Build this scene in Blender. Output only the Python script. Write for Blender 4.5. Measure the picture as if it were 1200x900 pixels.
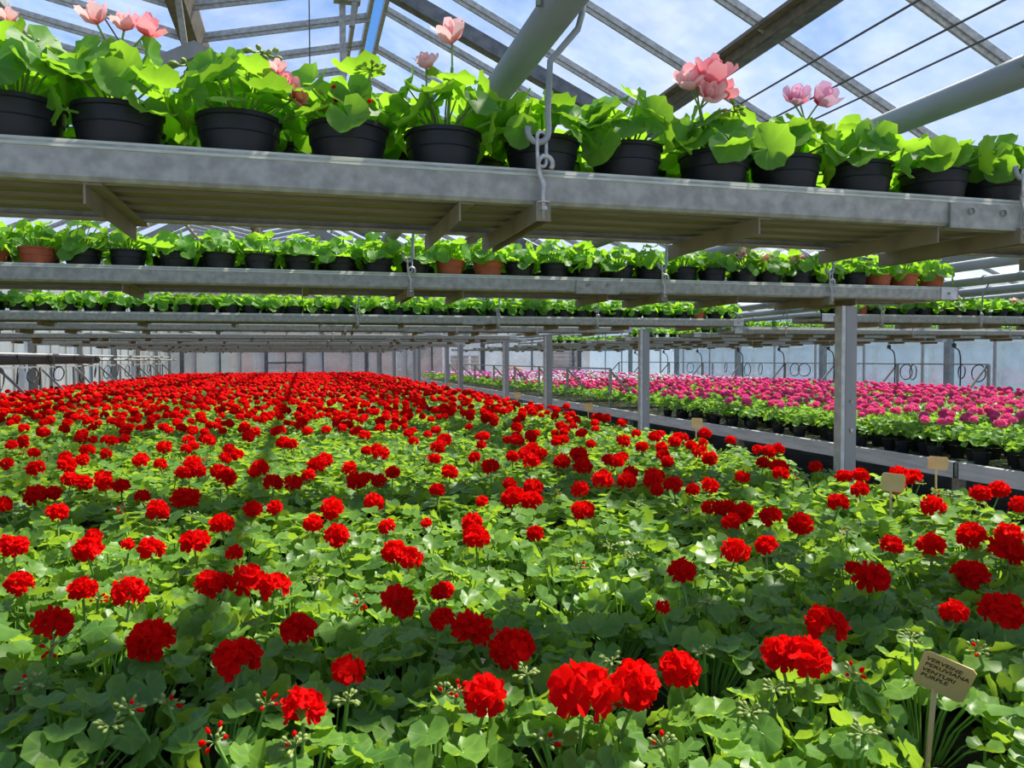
import bpy, math, random
import numpy as np
from mathutils import Matrix, Vector

for o in list(bpy.data.objects):
    bpy.data.objects.remove(o, do_unlink=True)
scene = bpy.context.scene
COL = scene.collection
R = math.radians
EYE = 1.6                                   # camera height; heights below are world heights

# ------------------------------------------------------------------ camera
YAW, PITCH, ROLL = R(15.4), R(1.85), R(0.2)
cd = bpy.data.cameras.new('camera')
cd.sensor_width = 36.0
cd.lens = 27.0
cd.clip_start = 0.05
cd.clip_end = 400
cam = bpy.data.objects.new('camera', cd)
COL.objects.link(cam)
fw = Vector((math.sin(YAW)*math.cos(PITCH), math.cos(YAW)*math.cos(PITCH), -math.sin(PITCH)))
rt = Vector((math.cos(YAW), -math.sin(YAW), 0))
up = rt.cross(fw)
rt2 = rt*math.cos(ROLL) - up*math.sin(ROLL)
up2 = up*math.cos(ROLL) + rt*math.sin(ROLL)
cm = Matrix((rt2, up2, -fw)).transposed().to_4x4()
cm.translation = (0, 0, EYE)
cam.matrix_world = cm
scene.camera = cam

# ------------------------------------------------------------------ light
scene.view_settings.view_transform = 'Standard'
scene.view_settings.look = 'None'
scene.view_settings.gamma = 1.0
scene.view_settings.use_curve_mapping = False
scene.view_settings.exposure = 0.0
SUN_DIR = Vector((0.48, 0.11, 0.86)).normalized()      # towards the sun
sd = bpy.data.lights.new('sun', 'SUN')
sd.energy = 11.0
sd.angle = R(2.2)
sd.color = (1.0, 0.94, 0.82)
sun = bpy.data.objects.new('sun', sd)
sun.rotation_euler = SUN_DIR.to_track_quat('Z', 'Y').to_euler()
sun.location = (8, 4, 20)
COL.objects.link(sun)

world = bpy.data.worlds.new('sky')
scene.world = world
world.use_nodes = True
wt = world.node_tree
wt.nodes.clear()
def wn(t, **kw):
    n = wt.nodes.new(t)
    for k, v in kw.items(): setattr(n, k, v)
    return n
tc = wn('ShaderNodeTexCoord')
sx = wn('ShaderNodeSeparateXYZ')
wt.links.new(tc.outputs['Generated'], sx.inputs[0])
gr = wn('ShaderNodeValToRGB')
gr.color_ramp.elements[0].position = 0.0
gr.color_ramp.elements[0].color = (0.66, 0.78, 0.94, 1)
gr.color_ramp.elements[1].position = 0.75
gr.color_ramp.elements[1].color = (0.07, 0.24, 0.74, 1)
e = gr.color_ramp.elements.new(0.30); e.color = (0.14, 0.38, 0.88, 1)
wt.links.new(sx.outputs['Z'], gr.inputs[0])
ns = wn('ShaderNodeTexNoise')
ns.inputs['Scale'].default_value = 2.6
ns.inputs['Detail'].default_value = 6
ns.inputs['Roughness'].default_value = 0.58
mp = wn('ShaderNodeMapping')
mp.inputs['Scale'].default_value = (1, 1, 2.0)
mp.inputs['Location'].default_value = (0.95, 0.5, 0.1)
wt.links.new(tc.outputs['Generated'], mp.inputs[0])
wt.links.new(mp.outputs[0], ns.inputs['Vector'])
cr = wn('ShaderNodeValToRGB')
cr.color_ramp.elements[0].position = 0.46
cr.color_ramp.elements[0].color = (0, 0, 0, 1)
cr.color_ramp.elements[1].position = 0.78
cr.color_ramp.elements[1].color = (.85, .85, .85, 1)
wt.links.new(ns.outputs['Fac'], cr.inputs[0])
mx = wn('ShaderNodeMixRGB')
mx.inputs[2].default_value = (0.93, 0.95, 1.0, 1)
wt.links.new(cr.outputs[0], mx.inputs[0])
wt.links.new(gr.outputs[0], mx.inputs[1])
bg = wn('ShaderNodeBackground')
bg.inputs['Strength'].default_value = 1.0
wt.links.new(mx.outputs[0], bg.inputs[0])
wo = wn('ShaderNodeOutputWorld')
wt.links.new(bg.outputs[0], wo.inputs[0])

# ------------------------------------------------------------------ materials
MATS = {}
def new_mat(name):
    m = bpy.data.materials.new(name)
    m.use_nodes = True
    m.node_tree.nodes.clear()
    MATS[name] = m
    return m, m.node_tree
def nd(t, k, **inp):
    n = t.nodes.new(k)
    for a, b in inp.items():
        n.inputs[a.replace('_', ' ')].default_value = b
    return n
def noise_col(t, c1, c2, scale, detail=3, lo=0.35, hi=0.65, coord='Object', stretch=None):
    tc = t.nodes.new('ShaderNodeTexCoord')
    n = nd(t, 'ShaderNodeTexNoise', Scale=scale, Detail=detail)
    src = tc.outputs[coord]
    if stretch:
        mp = t.nodes.new('ShaderNodeMapping')
        mp.inputs['Scale'].default_value = stretch
        t.links.new(src, mp.inputs[0]); src = mp.outputs[0]
    t.links.new(src, n.inputs['Vector'])
    r = t.nodes.new('ShaderNodeValToRGB')
    r.color_ramp.elements[0].position = lo
    r.color_ramp.elements[0].color = (*c1, 1)
    r.color_ramp.elements[1].position = hi
    r.color_ramp.elements[1].color = (*c2, 1)
    t.links.new(n.outputs['Fac'], r.inputs[0])
    return r.outputs[0], n
def solid(name, c1, c2=None, scale=8, rough=0.6, metal=0.0, bump=0.0, spec=0.5, stretch=None, lo=.35, hi=.65):
    m, t = new_mat(name)
    b = nd(t, 'ShaderNodeBsdfPrincipled', Roughness=rough, Metallic=metal)
    b.inputs['Specular IOR Level'].default_value = spec
    if c2 is None: c2 = tuple(min(1, x*1.25) for x in c1)
    c, n = noise_col(t, c1, c2, scale, stretch=stretch, lo=lo, hi=hi)
    t.links.new(c, b.inputs['Base Color'])
    if bump:
        bp = nd(t, 'ShaderNodeBump', Strength=bump, Distance=0.002)
        t.links.new(n.outputs['Fac'], bp.inputs['Height'])
        t.links.new(bp.outputs[0], b.inputs['Normal'])
    o = t.nodes.new('ShaderNodeOutputMaterial')
    t.links.new(b.outputs[0], o.inputs[0])
    return m
def leafy(name, dark, light, trans, tfac=0.4, rough=0.45, zone=0.0, edge=None, rand=0.5, spec=0.3, veins=0.0):
    """leaf or petal: principled + translucent; 'rad' point attribute runs 0 (centre) to 1 (rim)"""
    m, t = new_mat(name)
    L = t.links
    b = nd(t, 'ShaderNodeBsdfPrincipled', Roughness=rough)
    b.inputs['Specular IOR Level'].default_value = spec
    geo = t.nodes.new('ShaderNodeNewGeometry')
    n = nd(t, 'ShaderNodeTexNoise', Scale=9.0, Detail=2.0)
    L.new(geo.outputs['Position'], n.inputs['Vector'])
    oi = t.nodes.new('ShaderNodeObjectInfo')
    mix = nd(t, 'ShaderNodeMath'); mix.operation = 'MULTIPLY_ADD'
    mix.inputs[1].default_value = rand
    L.new(oi.outputs['Random'], mix.inputs[0])
    sc = nd(t, 'ShaderNodeMath'); sc.operation = 'MULTIPLY_ADD'
    sc.inputs[1].default_value = 1.6; sc.inputs[2].default_value = -0.45 - rand*0.25
    L.new(n.outputs['Fac'], sc.inputs[0])
    L.new(sc.outputs[0], mix.inputs[2])
    cl = nd(t, 'ShaderNodeClamp')
    L.new(mix.outputs[0], cl.inputs[0])
    c = t.nodes.new('ShaderNodeMixRGB')
    c.inputs[1].default_value = (*dark, 1); c.inputs[2].default_value = (*light, 1)
    L.new(cl.outputs[0], c.inputs[0])
    col = c.outputs[0]
    at = t.nodes.new('ShaderNodeAttribute'); at.attribute_name = 'rad'
    if edge is not None:
        rr = t.nodes.new('ShaderNodeValToRGB')
        rr.color_ramp.elements[0].position = 0.15; rr.color_ramp.elements[0].color = (0, 0, 0, 1)
        rr.color_ramp.elements[1].position = 0.85; rr.color_ramp.elements[1].color = (1, 1, 1, 1)
        L.new(at.outputs['Fac'], rr.inputs[0])
        c2 = t.nodes.new('ShaderNodeMixRGB'); c2.inputs[2].default_value = (*edge, 1)
        L.new(rr.outputs[0], c2.inputs[0]); L.new(col, c2.inputs[1]); col = c2.outputs[0]
    if zone:
        rr = t.nodes.new('ShaderNodeValToRGB')
        es = rr.color_ramp.elements
        es[0].position = 0.30; es[0].color = (0, 0, 0, 1)
        es[1].position = 0.80; es[1].color = (0, 0, 0, 1)
        e2 = es.new(0.58); e2.color = (zone, zone, zone, 1)
        L.new(at.outputs['Fac'], rr.inputs[0])
        c2 = t.nodes.new('ShaderNodeMixRGB'); c2.inputs[2].default_value = (dark[0]*.7, dark[1]*.7, dark[2]*.7, 1)
        L.new(rr.outputs[0], c2.inputs[0]); L.new(col, c2.inputs[1]); col = c2.outputs[0]
    if veins:
        tcn = t.nodes.new('ShaderNodeTexCoord'); sp = t.nodes.new('ShaderNodeSeparateXYZ')
        L.new(tcn.outputs['Object'], sp.inputs[0])
        def mth(op, a, b_=None, v=None):
            k = t.nodes.new('ShaderNodeMath'); k.operation = op
            L.new(a, k.inputs[0])
            if b_ is not None: L.new(b_, k.inputs[1])
            elif v is not None: k.inputs[1].default_value = v
            return k.outputs[0]
        an = mth('ARCTAN2', sp.outputs['Y'], sp.outputs['X'])
        w = mth('ABSOLUTE', mth('SINE', mth('MULTIPLY', an, v=3.5)))
        mr = t.nodes.new('ShaderNodeMapRange')
        mr.inputs['From Min'].default_value = 0.0; mr.inputs['From Max'].default_value = 0.30
        mr.inputs['To Min'].default_value = veins; mr.inputs['To Max'].default_value = 0.0
        L.new(w, mr.inputs['Value'])
        c2 = t.nodes.new('ShaderNodeMixRGB'); c2.inputs[2].default_value = (light[0]*1.7, light[1]*1.45, light[2]*1.6, 1)
        L.new(mr.outputs[0], c2.inputs[0]); L.new(col, c2.inputs[1]); col = c2.outputs[0]
    L.new(col, b.inputs['Base Color'])
    tr = t.nodes.new('ShaderNodeBsdfTranslucent')
    if edge is not None:
        L.new(col, tr.inputs[0])
    else:
        tr.inputs[0].default_value = (*trans, 1)
    ms = t.nodes.new('ShaderNodeMixShader'); ms.inputs[0].default_value = tfac
    L.new(b.outputs[0], ms.inputs[1]); L.new(tr.outputs[0], ms.inputs[2])
    o = t.nodes.new('ShaderNodeOutputMaterial'); L.new(ms.outputs[0], o.inputs[0])
    return m
def glass(name, haze, hazecol, gloss=0.05, tint=(1, 1, 1), trl=0.5, patch=3.0):
    """thin pane: clear, with a film of dirt that scatters light and a faint mirror"""
    m, t = new_mat(name); L = t.links
    tp = t.nodes.new('ShaderNodeBsdfTransparent'); tp.inputs[0].default_value = (*tint, 1)
    df = t.nodes.new('ShaderNodeBsdfDiffuse'); df.inputs[0].default_value = (*hazecol, 1)
    tl = t.nodes.new('ShaderNodeBsdfTranslucent'); tl.inputs[0].default_value = (*hazecol, 1)
    m1 = t.nodes.new('ShaderNodeMixShader'); m1.inputs[0].default_value = trl
    L.new(df.outputs[0], m1.inputs[1]); L.new(tl.outputs[0], m1.inputs[2])
    geo = t.nodes.new('ShaderNodeNewGeometry')
    n = nd(t, 'ShaderNodeTexNoise', Scale=patch, Detail=5.0, Roughness=0.65)
    L.new(geo.outputs['Position'], n.inputs['Vector'])
    mr = t.nodes.new('ShaderNodeMapRange')
    mr.inputs['From Min'].default_value = 0.3; mr.inputs['From Max'].default_value = 0.7
    mr.inputs['To Min'].default_value = haze*0.6; mr.inputs['To Max'].default_value = min(1, haze*1.4)
    L.new(n.outputs['Fac'], mr.inputs['Value'])
    m2 = t.nodes.new('ShaderNodeMixShader')
    L.new(mr.outputs[0], m2.inputs[0]); L.new(tp.outputs[0], m2.inputs[1]); L.new(m1.outputs[0], m2.inputs[2])
    gl = t.nodes.new('ShaderNodeBsdfGlossy'); gl.inputs['Roughness'].default_value = 0.06
    m3 = t.nodes.new('ShaderNodeMixShader'); m3.inputs[0].default_value = gloss
    L.new(m2.outputs[0], m3.inputs[1]); L.new(gl.outputs[0], m3.inputs[2])
    o = t.nodes.new('ShaderNodeOutputMaterial'); L.new(m3.outputs[0], o.inputs[0])
    return m

M = MATS
solid('galvanised', (0.255, 0.255, 0.228), (0.375, 0.37, 0.33), scale=45, rough=0.5, metal=0.2, bump=0.15)
solid('rim_skylit', (0.40, 0.42, 0.34), (0.50, 0.52, 0.43), scale=30, rough=0.5)  # rail lip: its brighter sky reflection is put into a paler colour
solid('galvanised_bright', (0.46, 0.47, 0.47), (0.62, 0.63, 0.62), scale=30, rough=0.45, metal=0.3)
solid('shelf_slat', (0.17, 0.155, 0.095), (0.25, 0.225, 0.14), scale=10, rough=0.7, stretch=(.6, 8, 8))  # underside shade and green bounce from the plants put into the olive tone
solid('cross_bar', (0.19, 0.165, 0.115), (0.27, 0.235, 0.165), scale=14, rough=0.65)  # shade beneath the shelf is put into this darker colour
solid('post_steel', (0.25, 0.255, 0.255), (0.32, 0.325, 0.325), scale=12, rough=0.55, metal=0.25, stretch=(1, 1, .15))
solid('pipe_grey', (0.20, 0.23, 0.23), (0.29, 0.325, 0.32), scale=7, rough=0.5, metal=0.1, stretch=(1, .3, 1))
solid('beam_dark', (0.09, 0.10, 0.11), (0.17, 0.18, 0.19), scale=16, rough=0.5, metal=0.3)
solid('aluminium', (0.30, 0.30, 0.29), (0.46, 0.46, 0.44), scale=40, rough=0.5, metal=0.3)
solid('purlin_rust', (0.10, 0.085, 0.065), (0.17, 0.14, 0.10), scale=22, rough=0.6)
solid('hook_steel', (0.34, 0.34, 0.34), (0.55, 0.55, 0.54), scale=60, rough=0.4, metal=0.5)
solid('pot_black', (0.012, 0.013, 0.017), (0.020, 0.021, 0.027), scale=9, rough=0.45, spec=0.28)
solid('pot_terracotta', (0.34, 0.075, 0.03), (0.48, 0.12, 0.05), scale=12, rough=0.75)
solid('tray_pale', (0.38, 0.40, 0.38), (0.52, 0.54, 0.52), scale=12, rough=0.7)
solid('soil', (0.025, 0.017, 0.010), (0.07, 0.05, 0.03), scale=60, rough=0.95)
solid('bench_rail', (0.40, 0.40, 0.39), (0.54, 0.54, 0.53), scale=9, rough=0.5, metal=0.2, stretch=(4, .4, 4))
solid('bench_mat', (0.02, 0.02, 0.018), (0.05, 0.048, 0.04), scale=30, rough=0.95)
solid('concrete', (0.22, 0.21, 0.19), (0.34, 0.33, 0.30), scale=3, rough=0.9)
solid('black_rubber', (0.008, 0.008, 0.009), (0.016, 0.016, 0.016), scale=20, rough=0.5)
solid('stake_yellow', (0.74, 0.50, 0.21), (0.80, 0.57, 0.27), scale=18, rough=0.7)
solid('ink', (0.07, 0.035, 0.02), (0.09, 0.045, 0.025), scale=20, rough=0.8)
solid('stem_green', (0.10, 0.24, 0.035), (0.19, 0.36, 0.06), scale=30, rough=0.5)
solid('bud_green', (0.17, 0.25, 0.05), (0.28, 0.34, 0.09), scale=80, rough=0.6)
solid('wire_dark', (0.05, 0.05, 0.055), (0.08, 0.08, 0.085), scale=20, rough=0.5)
solid('far_brick', (0.36, 0.20, 0.16), (0.46, 0.30, 0.25), scale=5, rough=0.9)
solid('far_white', (0.26, 0.36, 0.44), (0.48, 0.58, 0.64), scale=0.9, rough=0.8)
solid('far_wood', (0.34, 0.20, 0.10), (0.46, 0.30, 0.16), scale=5, rough=0.9)
solid('far_orange', (0.65, 0.30, 0.10), (0.72, 0.36, 0.14), scale=5, rough=0.7)
leafy('leaf_bed', (0.055, 0.155, 0.030), (0.19, 0.36, 0.050), (0.42, 0.66, 0.04), tfac=0.42, zone=0.25)
leafy('leaf_shelf', (0.06, 0.20, 0.025), (0.15, 0.36, 0.05), (0.34, 0.66, 0.03), tfac=0.52, zone=0.12)
leafy('leaf_bed_veined', (0.055, 0.155, 0.030), (0.19, 0.36, 0.050), (0.42, 0.66, 0.04), tfac=0.42, zone=0.3, veins=0.4, spec=0.4, rough=0.4)
leafy('leaf_shelf_veined', (0.06, 0.20, 0.025), (0.15, 0.36, 0.05), (0.36, 0.68, 0.03), tfac=0.54, zone=0.15, veins=0.4)
leafy('leaf_pink_bed', (0.07, 0.20, 0.03), (0.19, 0.38, 0.055), (0.38, 0.66, 0.04), tfac=0.42, zone=0.15)
leafy('petal_red', (0.66, 0.001, 0.003), (0.84, 0.004, 0.002), (0.95, 0.006, 0.003), tfac=0.35, rough=0.8, spec=0.08)
leafy('petal_magenta', (0.82, 0.035, 0.20), (0.95, 0.22, 0.47), (0.98, 0.16, 0.45), tfac=0.38, rough=0.8, spec=0.1)
leafy('petal_white', (0.72, 0.60, 0.66), (0.82, 0.80, 0.82), (0.9, 0.85, 0.9), tfac=0.35, rough=0.55)
leafy('petal_purple', (0.48, 0.09, 0.50), (0.65, 0.22, 0.66), (0.7, 0.2, 0.7), tfac=0.35, rough=0.55)
leafy('petal_blush', (0.80, 0.18, 0.20), (0.85, 0.26, 0.26), (0.95, 0.5, 0.5), tfac=0.4, rough=0.5, edge=(0.92, 0.60, 0.60))
leafy('petal_coral', (0.80, 0.03, 0.06), (0.85, 0.06, 0.09), (0.95, 0.3, 0.3), tfac=0.4, rough=0.5, edge=(0.90, 0.36, 0.40))
leafy('petal_candy', (0.62, 0.01, 0.10), (0.70, 0.02, 0.14), (0.95, 0.5, 0.7), tfac=0.4, rough=0.5, edge=(0.90, 0.55, 0.70))
glass('roof_glass', 0.085, (0.85, 0.90, 0.95), gloss=0.03, trl=0.75)
glass('side_glass', 0.30, (0.42, 0.54, 0.62), gloss=0.10, trl=0.6, tint=(0.93, 0.97, 1.0))
glass('milky_panel', 0.60, (0.55, 0.58, 0.54), gloss=0.03, trl=0.65, patch=1.5)
glass('end_glass', 0.40, (0.52, 0.50, 0.48), gloss=0.05, trl=0.6, patch=1.5)

# ------------------------------------------------------------------ helpers
def link(o): COL.objects.link(o); return o
def tag(o, label=None, cat=None, group=None, kind=None):
    if label: o['label'] = label
    if cat: o['category'] = cat
    if group: o['group'] = group
    if kind: o['kind'] = kind
    return o
def empty(name, loc=(0, 0, 0), rz=0.0):
    o = bpy.data.objects.new(name, None)
    o.empty_display_size = 0.05
    o.location = loc
    o.rotation_euler = (0, 0, rz)
    return link(o)
def place(name, mesh, parent=None, mat=None, loc=None):
    o = bpy.data.objects.new(name, mesh)
    if parent is not None: o.parent = parent
    if mat is not None: o.matrix_local = mat
    elif loc is not None: o.location = loc
    return link(o)

class MB:
    """collects faces of one mesh"""
    def __init__(s): s.v = []; s.f = []; s.m = []
    def add(s, vs, fs, mi=0):
        k = len(s.v)
        s.v.extend(vs); s.f.extend([tuple(i+k for i in f) for f in fs]); s.m.extend([mi]*len(fs))
        return s
    def box(s, x0, x1, y0, y1, z0, z1, mi=0):
        vs = [(x, y, z) for z in (z0, z1) for y in (y0, y1) for x in (x0, x1)]
        return s.add(vs, [(0, 2, 3, 1), (4, 5, 7, 6), (0, 1, 5, 4), (2, 6, 7, 3), (0, 4, 6, 2), (1, 3, 7, 5)], mi)
    def bar(s, p, q, w, h, mi=0, upv=(0, 0, 1)):
        """rectangular bar from p to q, w across, h deep (along upv)"""
        p = Vector(p); q = Vector(q); d = (q-p).normalized(); u = Vector(upv)
        sdv = d.cross(u)
        if sdv.length < 1e-4: sdv = d.cross(Vector((0, 1, 0)))
        sdv.normalize(); u = sdv.cross(d)
        vs = [tuple(c + sdv*a*w/2 + u*b*h/2) for c in (p, q) for a, b in ((-1, -1), (1, -1), (1, 1), (-1, 1))]
        return s.add(vs, [(0, 1, 2, 3)[::-1], (4, 5, 6, 7), (0, 1, 5, 4), (1, 2, 6, 5), (2, 3, 7, 6), (3, 0, 4, 7)], mi)
    def prof(s, pts, x0, x1, axis='x', mi=0):
        """extrude a closed (a, z) outline along x (a=y) or y (a=x)"""
        n = len(pts)
        if axis == 'x': vs = [(x, a, z) for x in (x0, x1) for a, z in pts]
        else: vs = [(a, y, z) for y in (x0, x1) for a, z in pts]
        fs = [(i, (i+1) % n, n+(i+1) % n, n+i) for i in range(n)]
        fs += [tuple(range(n))[::-1], tuple(range(n, 2*n))]
        return s.add(vs, fs, mi)
    def tube(s, path, r, seg=8, mi=0, closed=False):
        P = [Vector(p) for p in path]; n = len(P); vs = []
        prev = None
        for i, p in enumerate(P):
            if closed: d = P[(i+1) % n] - P[i-1]
            else: d = P[min(i+1, n-1)] - P[max(i-1, 0)]
            d.normalize()
            if prev is None:
                a = d.cross(Vector((0, 0, 1)))
                if a.length < 1e-3: a = d.cross(Vector((1, 0, 0)))
            else:
                a = prev - d*prev.dot(d)
            a.normalize(); prev = a; b = d.cross(a)
            rr = r[i] if isinstance(r, (list, tuple)) else r
            vs += [tuple(p + (a*math.cos(t) + b*math.sin(t))*rr) for t in (2*math.pi*k/seg for k in range(seg))]
        fs = []
        for i in range(n if closed else n-1):
            j = (i+1) % n
            fs += [(i*seg+k, i*seg+(k+1) % seg, j*seg+(k+1) % seg, j*seg+k) for k in range(seg)]
        if not closed:
            fs += [tuple(range(seg))[::-1], tuple((n-1)*seg+k for k in range(seg))]
        return s.add(vs, fs, mi)
    def lathe(s, prof, seg=20, mi=0, c=(0, 0, 0)):
        n = len(prof); vs = []
        for k in range(seg):
            t = 2*math.pi*k/seg
            vs += [(c[0]+r*math.cos(t), c[1]+r*math.sin(t), c[2]+z) for r, z in prof]
        fs = [(k*n+i, ((k+1) % seg)*n+i, ((k+1) % seg)*n+i+1, k*n+i+1) for k in range(seg) for i in range(n-1)]
        return s.add(vs, fs, mi)
    def mesh(s, name, *mats, smooth=False):
        me = bpy.data.meshes.new(name)
        me.from_pydata(s.v, [], s.f)
        for m in mats: me.materials.append(M[m])
        if len(mats) > 1: me.polygons.foreach_set('material_index', s.m)
        if smooth: me.polygons.foreach_set('use_smooth', [True]*len(me.polygons))
        me.update()
        return me
    def build(s, name, mats, parent=None, loc=None, smooth=False):
        if isinstance(mats, str): mats = (mats,)
        return place(name, s.mesh(name, *mats, smooth=smooth), parent, loc=loc)

def np_mesh(name, V, T, mats, mi=None, rad=None, smooth=True):
    me = bpy.data.meshes.new(name)
    V = np.asarray(V, np.float32); T = np.asarray(T, np.int32)
    me.vertices.add(len(V)); me.vertices.foreach_set('co', V.ravel())
    me.loops.add(T.size); me.loops.foreach_set('vertex_index', T.ravel())
    me.polygons.add(len(T))
    me.polygons.foreach_set('loop_start', np.arange(0, T.size, 3, dtype=np.int32))
    for m in mats: me.materials.append(M[m])
    if mi is not None: me.polygons.foreach_set('material_index', np.asarray(mi, np.int32))
    if smooth: me.polygons.foreach_set('use_smooth', np.ones(len(T), bool))
    if rad is not None:
        at = me.attributes.new('rad', 'FLOAT', 'POINT')
        at.data.foreach_set('value', np.asarray(rad, np.float32))
    me.update(calc_edges=True)
    return me

class Batch:
    """many transformed copies of small triangle meshes merged into one mesh"""
    def __init__(s): s.V = []; s.T = []; s.mi = []; s.r = []; s.n = 0
    def add(s, geo, mat, mi=0):
        V, T, rad = geo
        A = np.array(mat)
        s.V.append(V @ A[:3, :3].T + A[:3, 3]); s.T.append(T + s.n); s.r.append(rad)
        s.mi.append(np.full(len(T), mi)); s.n += len(V)
        return s
    def mesh(s, name, mats, smooth=True):
        return np_mesh(name, np.concatenate(s.V), np.concatenate(s.T), mats, np.concatenate(s.mi), np.concatenate(s.r), smooth)
    def geo(s):
        return np.concatenate(s.V), np.concatenate(s.T), np.concatenate(s.r)

# ================================================================== the setting
XL, XR, YB, YF = -4.1, 10.5, 27.0, -2.0
tag(MB().box(-40, 50, -12, 70, -0.1, 0.0).build('floor', 'concrete'), kind='structure')

# roof: folded glass planes whose bars run down the slope
RIDGE = (0.611, EYE+2.506); VALLEY = (-0.6875, EYE+2.20); RIDGE2 = (-1.95, EYE+2.47)
EAVE_L = (XL, EYE+1.46); GUT_R = (4.40, EYE+0.725); RIDGE3 = (7.45, EYE+2.20); EAVE_R = (XR, EYE+1.10)
PROFILE = [EAVE_L, RIDGE2, VALLEY, RIDGE, GUT_R, RIDGE3, EAVE_R]
def roof_z(x):
    for (x0, z0), (x1, z1) in zip(PROFILE, PROFILE[1:]):
        if x0 <= x <= x1: return z0 + (z1-z0)*(x-x0)/(x1-x0)
ceiling = tag(empty('ceiling', (0, 0, EYE+1.1)), kind='structure')
def cpart(mb, name, mat):
    o = mb.build(name, mat, ceiling); o.location = (0, 0, -(EYE+1.1)); return o
def glaze(a, b, y0, y1, step, cuts=()):
    """one roof plane between the (x, z) lines a and b: bars across it, a pane in every bay"""
    d = Vector((b[0]-a[0], 0, b[1]-a[1])); nrm = Vector((-d.z, 0, d.x)).normalized()
    if nrm.z < 0: nrm = -nrm
    bar_m = MB()
    bar_m.bar((0, 0, 0), d, 0.034, 0.035, upv=nrm)
    bar_m.bar(Vector((0, 0, 0)) - nrm*0.028, d - nrm*0.028, 0.014, 0.026, upv=nrm)
    bm = bar_m.mesh('glazing_bar', 'aluminium')
    fr = [0.0] + list(cuts) + [1.0]
    pms = []
    for f0, f1 in zip(fr, fr[1:]):
        p0 = d*f0 + nrm*0.022; p1 = d*f1 + nrm*0.022
        pms.append(MB().bar(p0 + Vector((0, step/2, 0)), p1 + Vector((0, step/2, 0)), step-0.012, 0.003, upv=nrm).mesh('pane', 'roof_glass'))
    n = int(round((y1-y0)/step))
    for i in range(n+1):
        y = y0 + i*step
        place('glazing_bar', bm, ceiling, loc=(a[0], y, a[1]-(EYE+1.1)))
        if i < n:
            for pm in pms: place('pane', pm, ceiling, loc=(a[0], y, a[1]-(EYE+1.1)))
glaze(RIDGE, GUT_R, -2.1, 27.3, 0.7, cuts=((2.33-0.611)/(4.40-0.611),))
glaze(VALLEY, (0.505, RIDGE[1]-0.025), -2.3, 27.2, 0.5)
glaze(RIDGE2, VALLEY, -2.3, 27.2, 0.5)
glaze(EAVE_L, RIDGE2, -2.1, 27.3, 0.7)
glaze(GUT_R, RIDGE3, -2.8, 27.2, 1.0)
glaze(RIDGE3, EAVE_R, -2.8, 27.2, 1.0)
for x, dz in ((0.611, 0.0), (0.505, -0.02), (0.40, -0.045)):
    cpart(MB().box(x-0.014, x+0.014, -2.3, 27.2, RIDGE[1]+dz-0.03, RIDGE[1]+dz+0.02), 'ridge_bar', 'aluminium')
for (x, z) in (RIDGE2, RIDGE3):
    cpart(MB().box(x-0.03, x+0.03, -2.3, 27.2, z-0.05, z+0.02), 'ridge_bar', 'aluminium')
# valley gutter: a folded channel with two lips
gx, gz = VALLEY
cpart(MB().prof([(gx-.09, gz+.05), (gx-.055, gz-.09), (gx+.055, gz-.09), (gx+.09, gz+.05), (gx+.075, gz+.05), (gx+.045, gz-.07), (gx-.045, gz-.07), (gx-.075, gz+.05)], -2.3, 27.2, 'y'), 'gutter', 'purlin_rust')
gx, gz = GUT_R
cpart(MB().prof([(gx-.14, gz+.05), (gx-.08, gz-.12), (gx+.08, gz-.12), (gx+.14, gz+.05), (gx+.12, gz+.05), (gx+.07, gz-.10), (gx-.07, gz-.10), (gx-.12, gz+.05)], -2.3, 27.2, 'y'), 'gutter', 'pipe_grey')
for x, z in (EAVE_L, EAVE_R):
    cpart(MB().box(x-0.05, x+0.05, -2.3, 27.2, z-0.1, z), 'eave_beam', 'galvanised')
# purlin under the long slope: rust-edged angle with a deep flange
px, pz = 2.33, EYE+1.698
cpart(MB().bar((px-0.055, -2.3, pz-0.01), (px-0.055, 27.2, pz-0.01), 0.05, 0.02).bar((px-0.02, -2.3, pz-0.035), (px-0.02, 27.2, pz-0.035), 0.012, 0.07), 'purlin', 'purlin_rust')
cpart(MB().bar((px+0.03, -2.3, pz-0.065), (px+0.03, 27.2, pz-0.065), 0.075, 0.02).bar((px+0.064, -2.3, pz-0.05), (px+0.064, 27.2, pz-0.05), 0.01, 0.05), 'purlin', 'beam_dark')
# steel rafters and valley struts at every bay
for y in (4.85, 8.85, 12.85, 16.85, 20.85, 24.85):
    z0 = RIDGE[1] - 0.25
    cpart(MB().bar((0.40, y, z0+0.10), (4.3, y, z0-0.47*(4.3-0.611)+.08), 0.05, 0.105).bar((0.40, y-0.03, z0+0.10-0.052), (4.3, y-0.03, z0-0.47*(4.3-0.611)+.028), 0.05, 0.008), 'rafter', 'beam_dark')
    cx, cz = -0.57, EYE+1.80
    cpart(MB().prof([(cx, cz+.05), (cx, cz-.045), (-1.75, cz-.685), (-1.75, cz-.59)], y-.025, y+.025, 'y'), 'strut', 'post_steel')
    cpart(MB().prof([(cx, cz+.05), (.45, cz-.45), (.45, cz-.545), (cx, cz-.045)], y-.025, y+.025, 'y'), 'strut', 'post_steel')
    cpart(MB().bar((cx-0.05, y, cz), (cx-0.09, y, VALLEY[1]-0.08), 0.035, 0.035, upv=(1, 0, 0)), 'hanger', 'galvanised')
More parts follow.
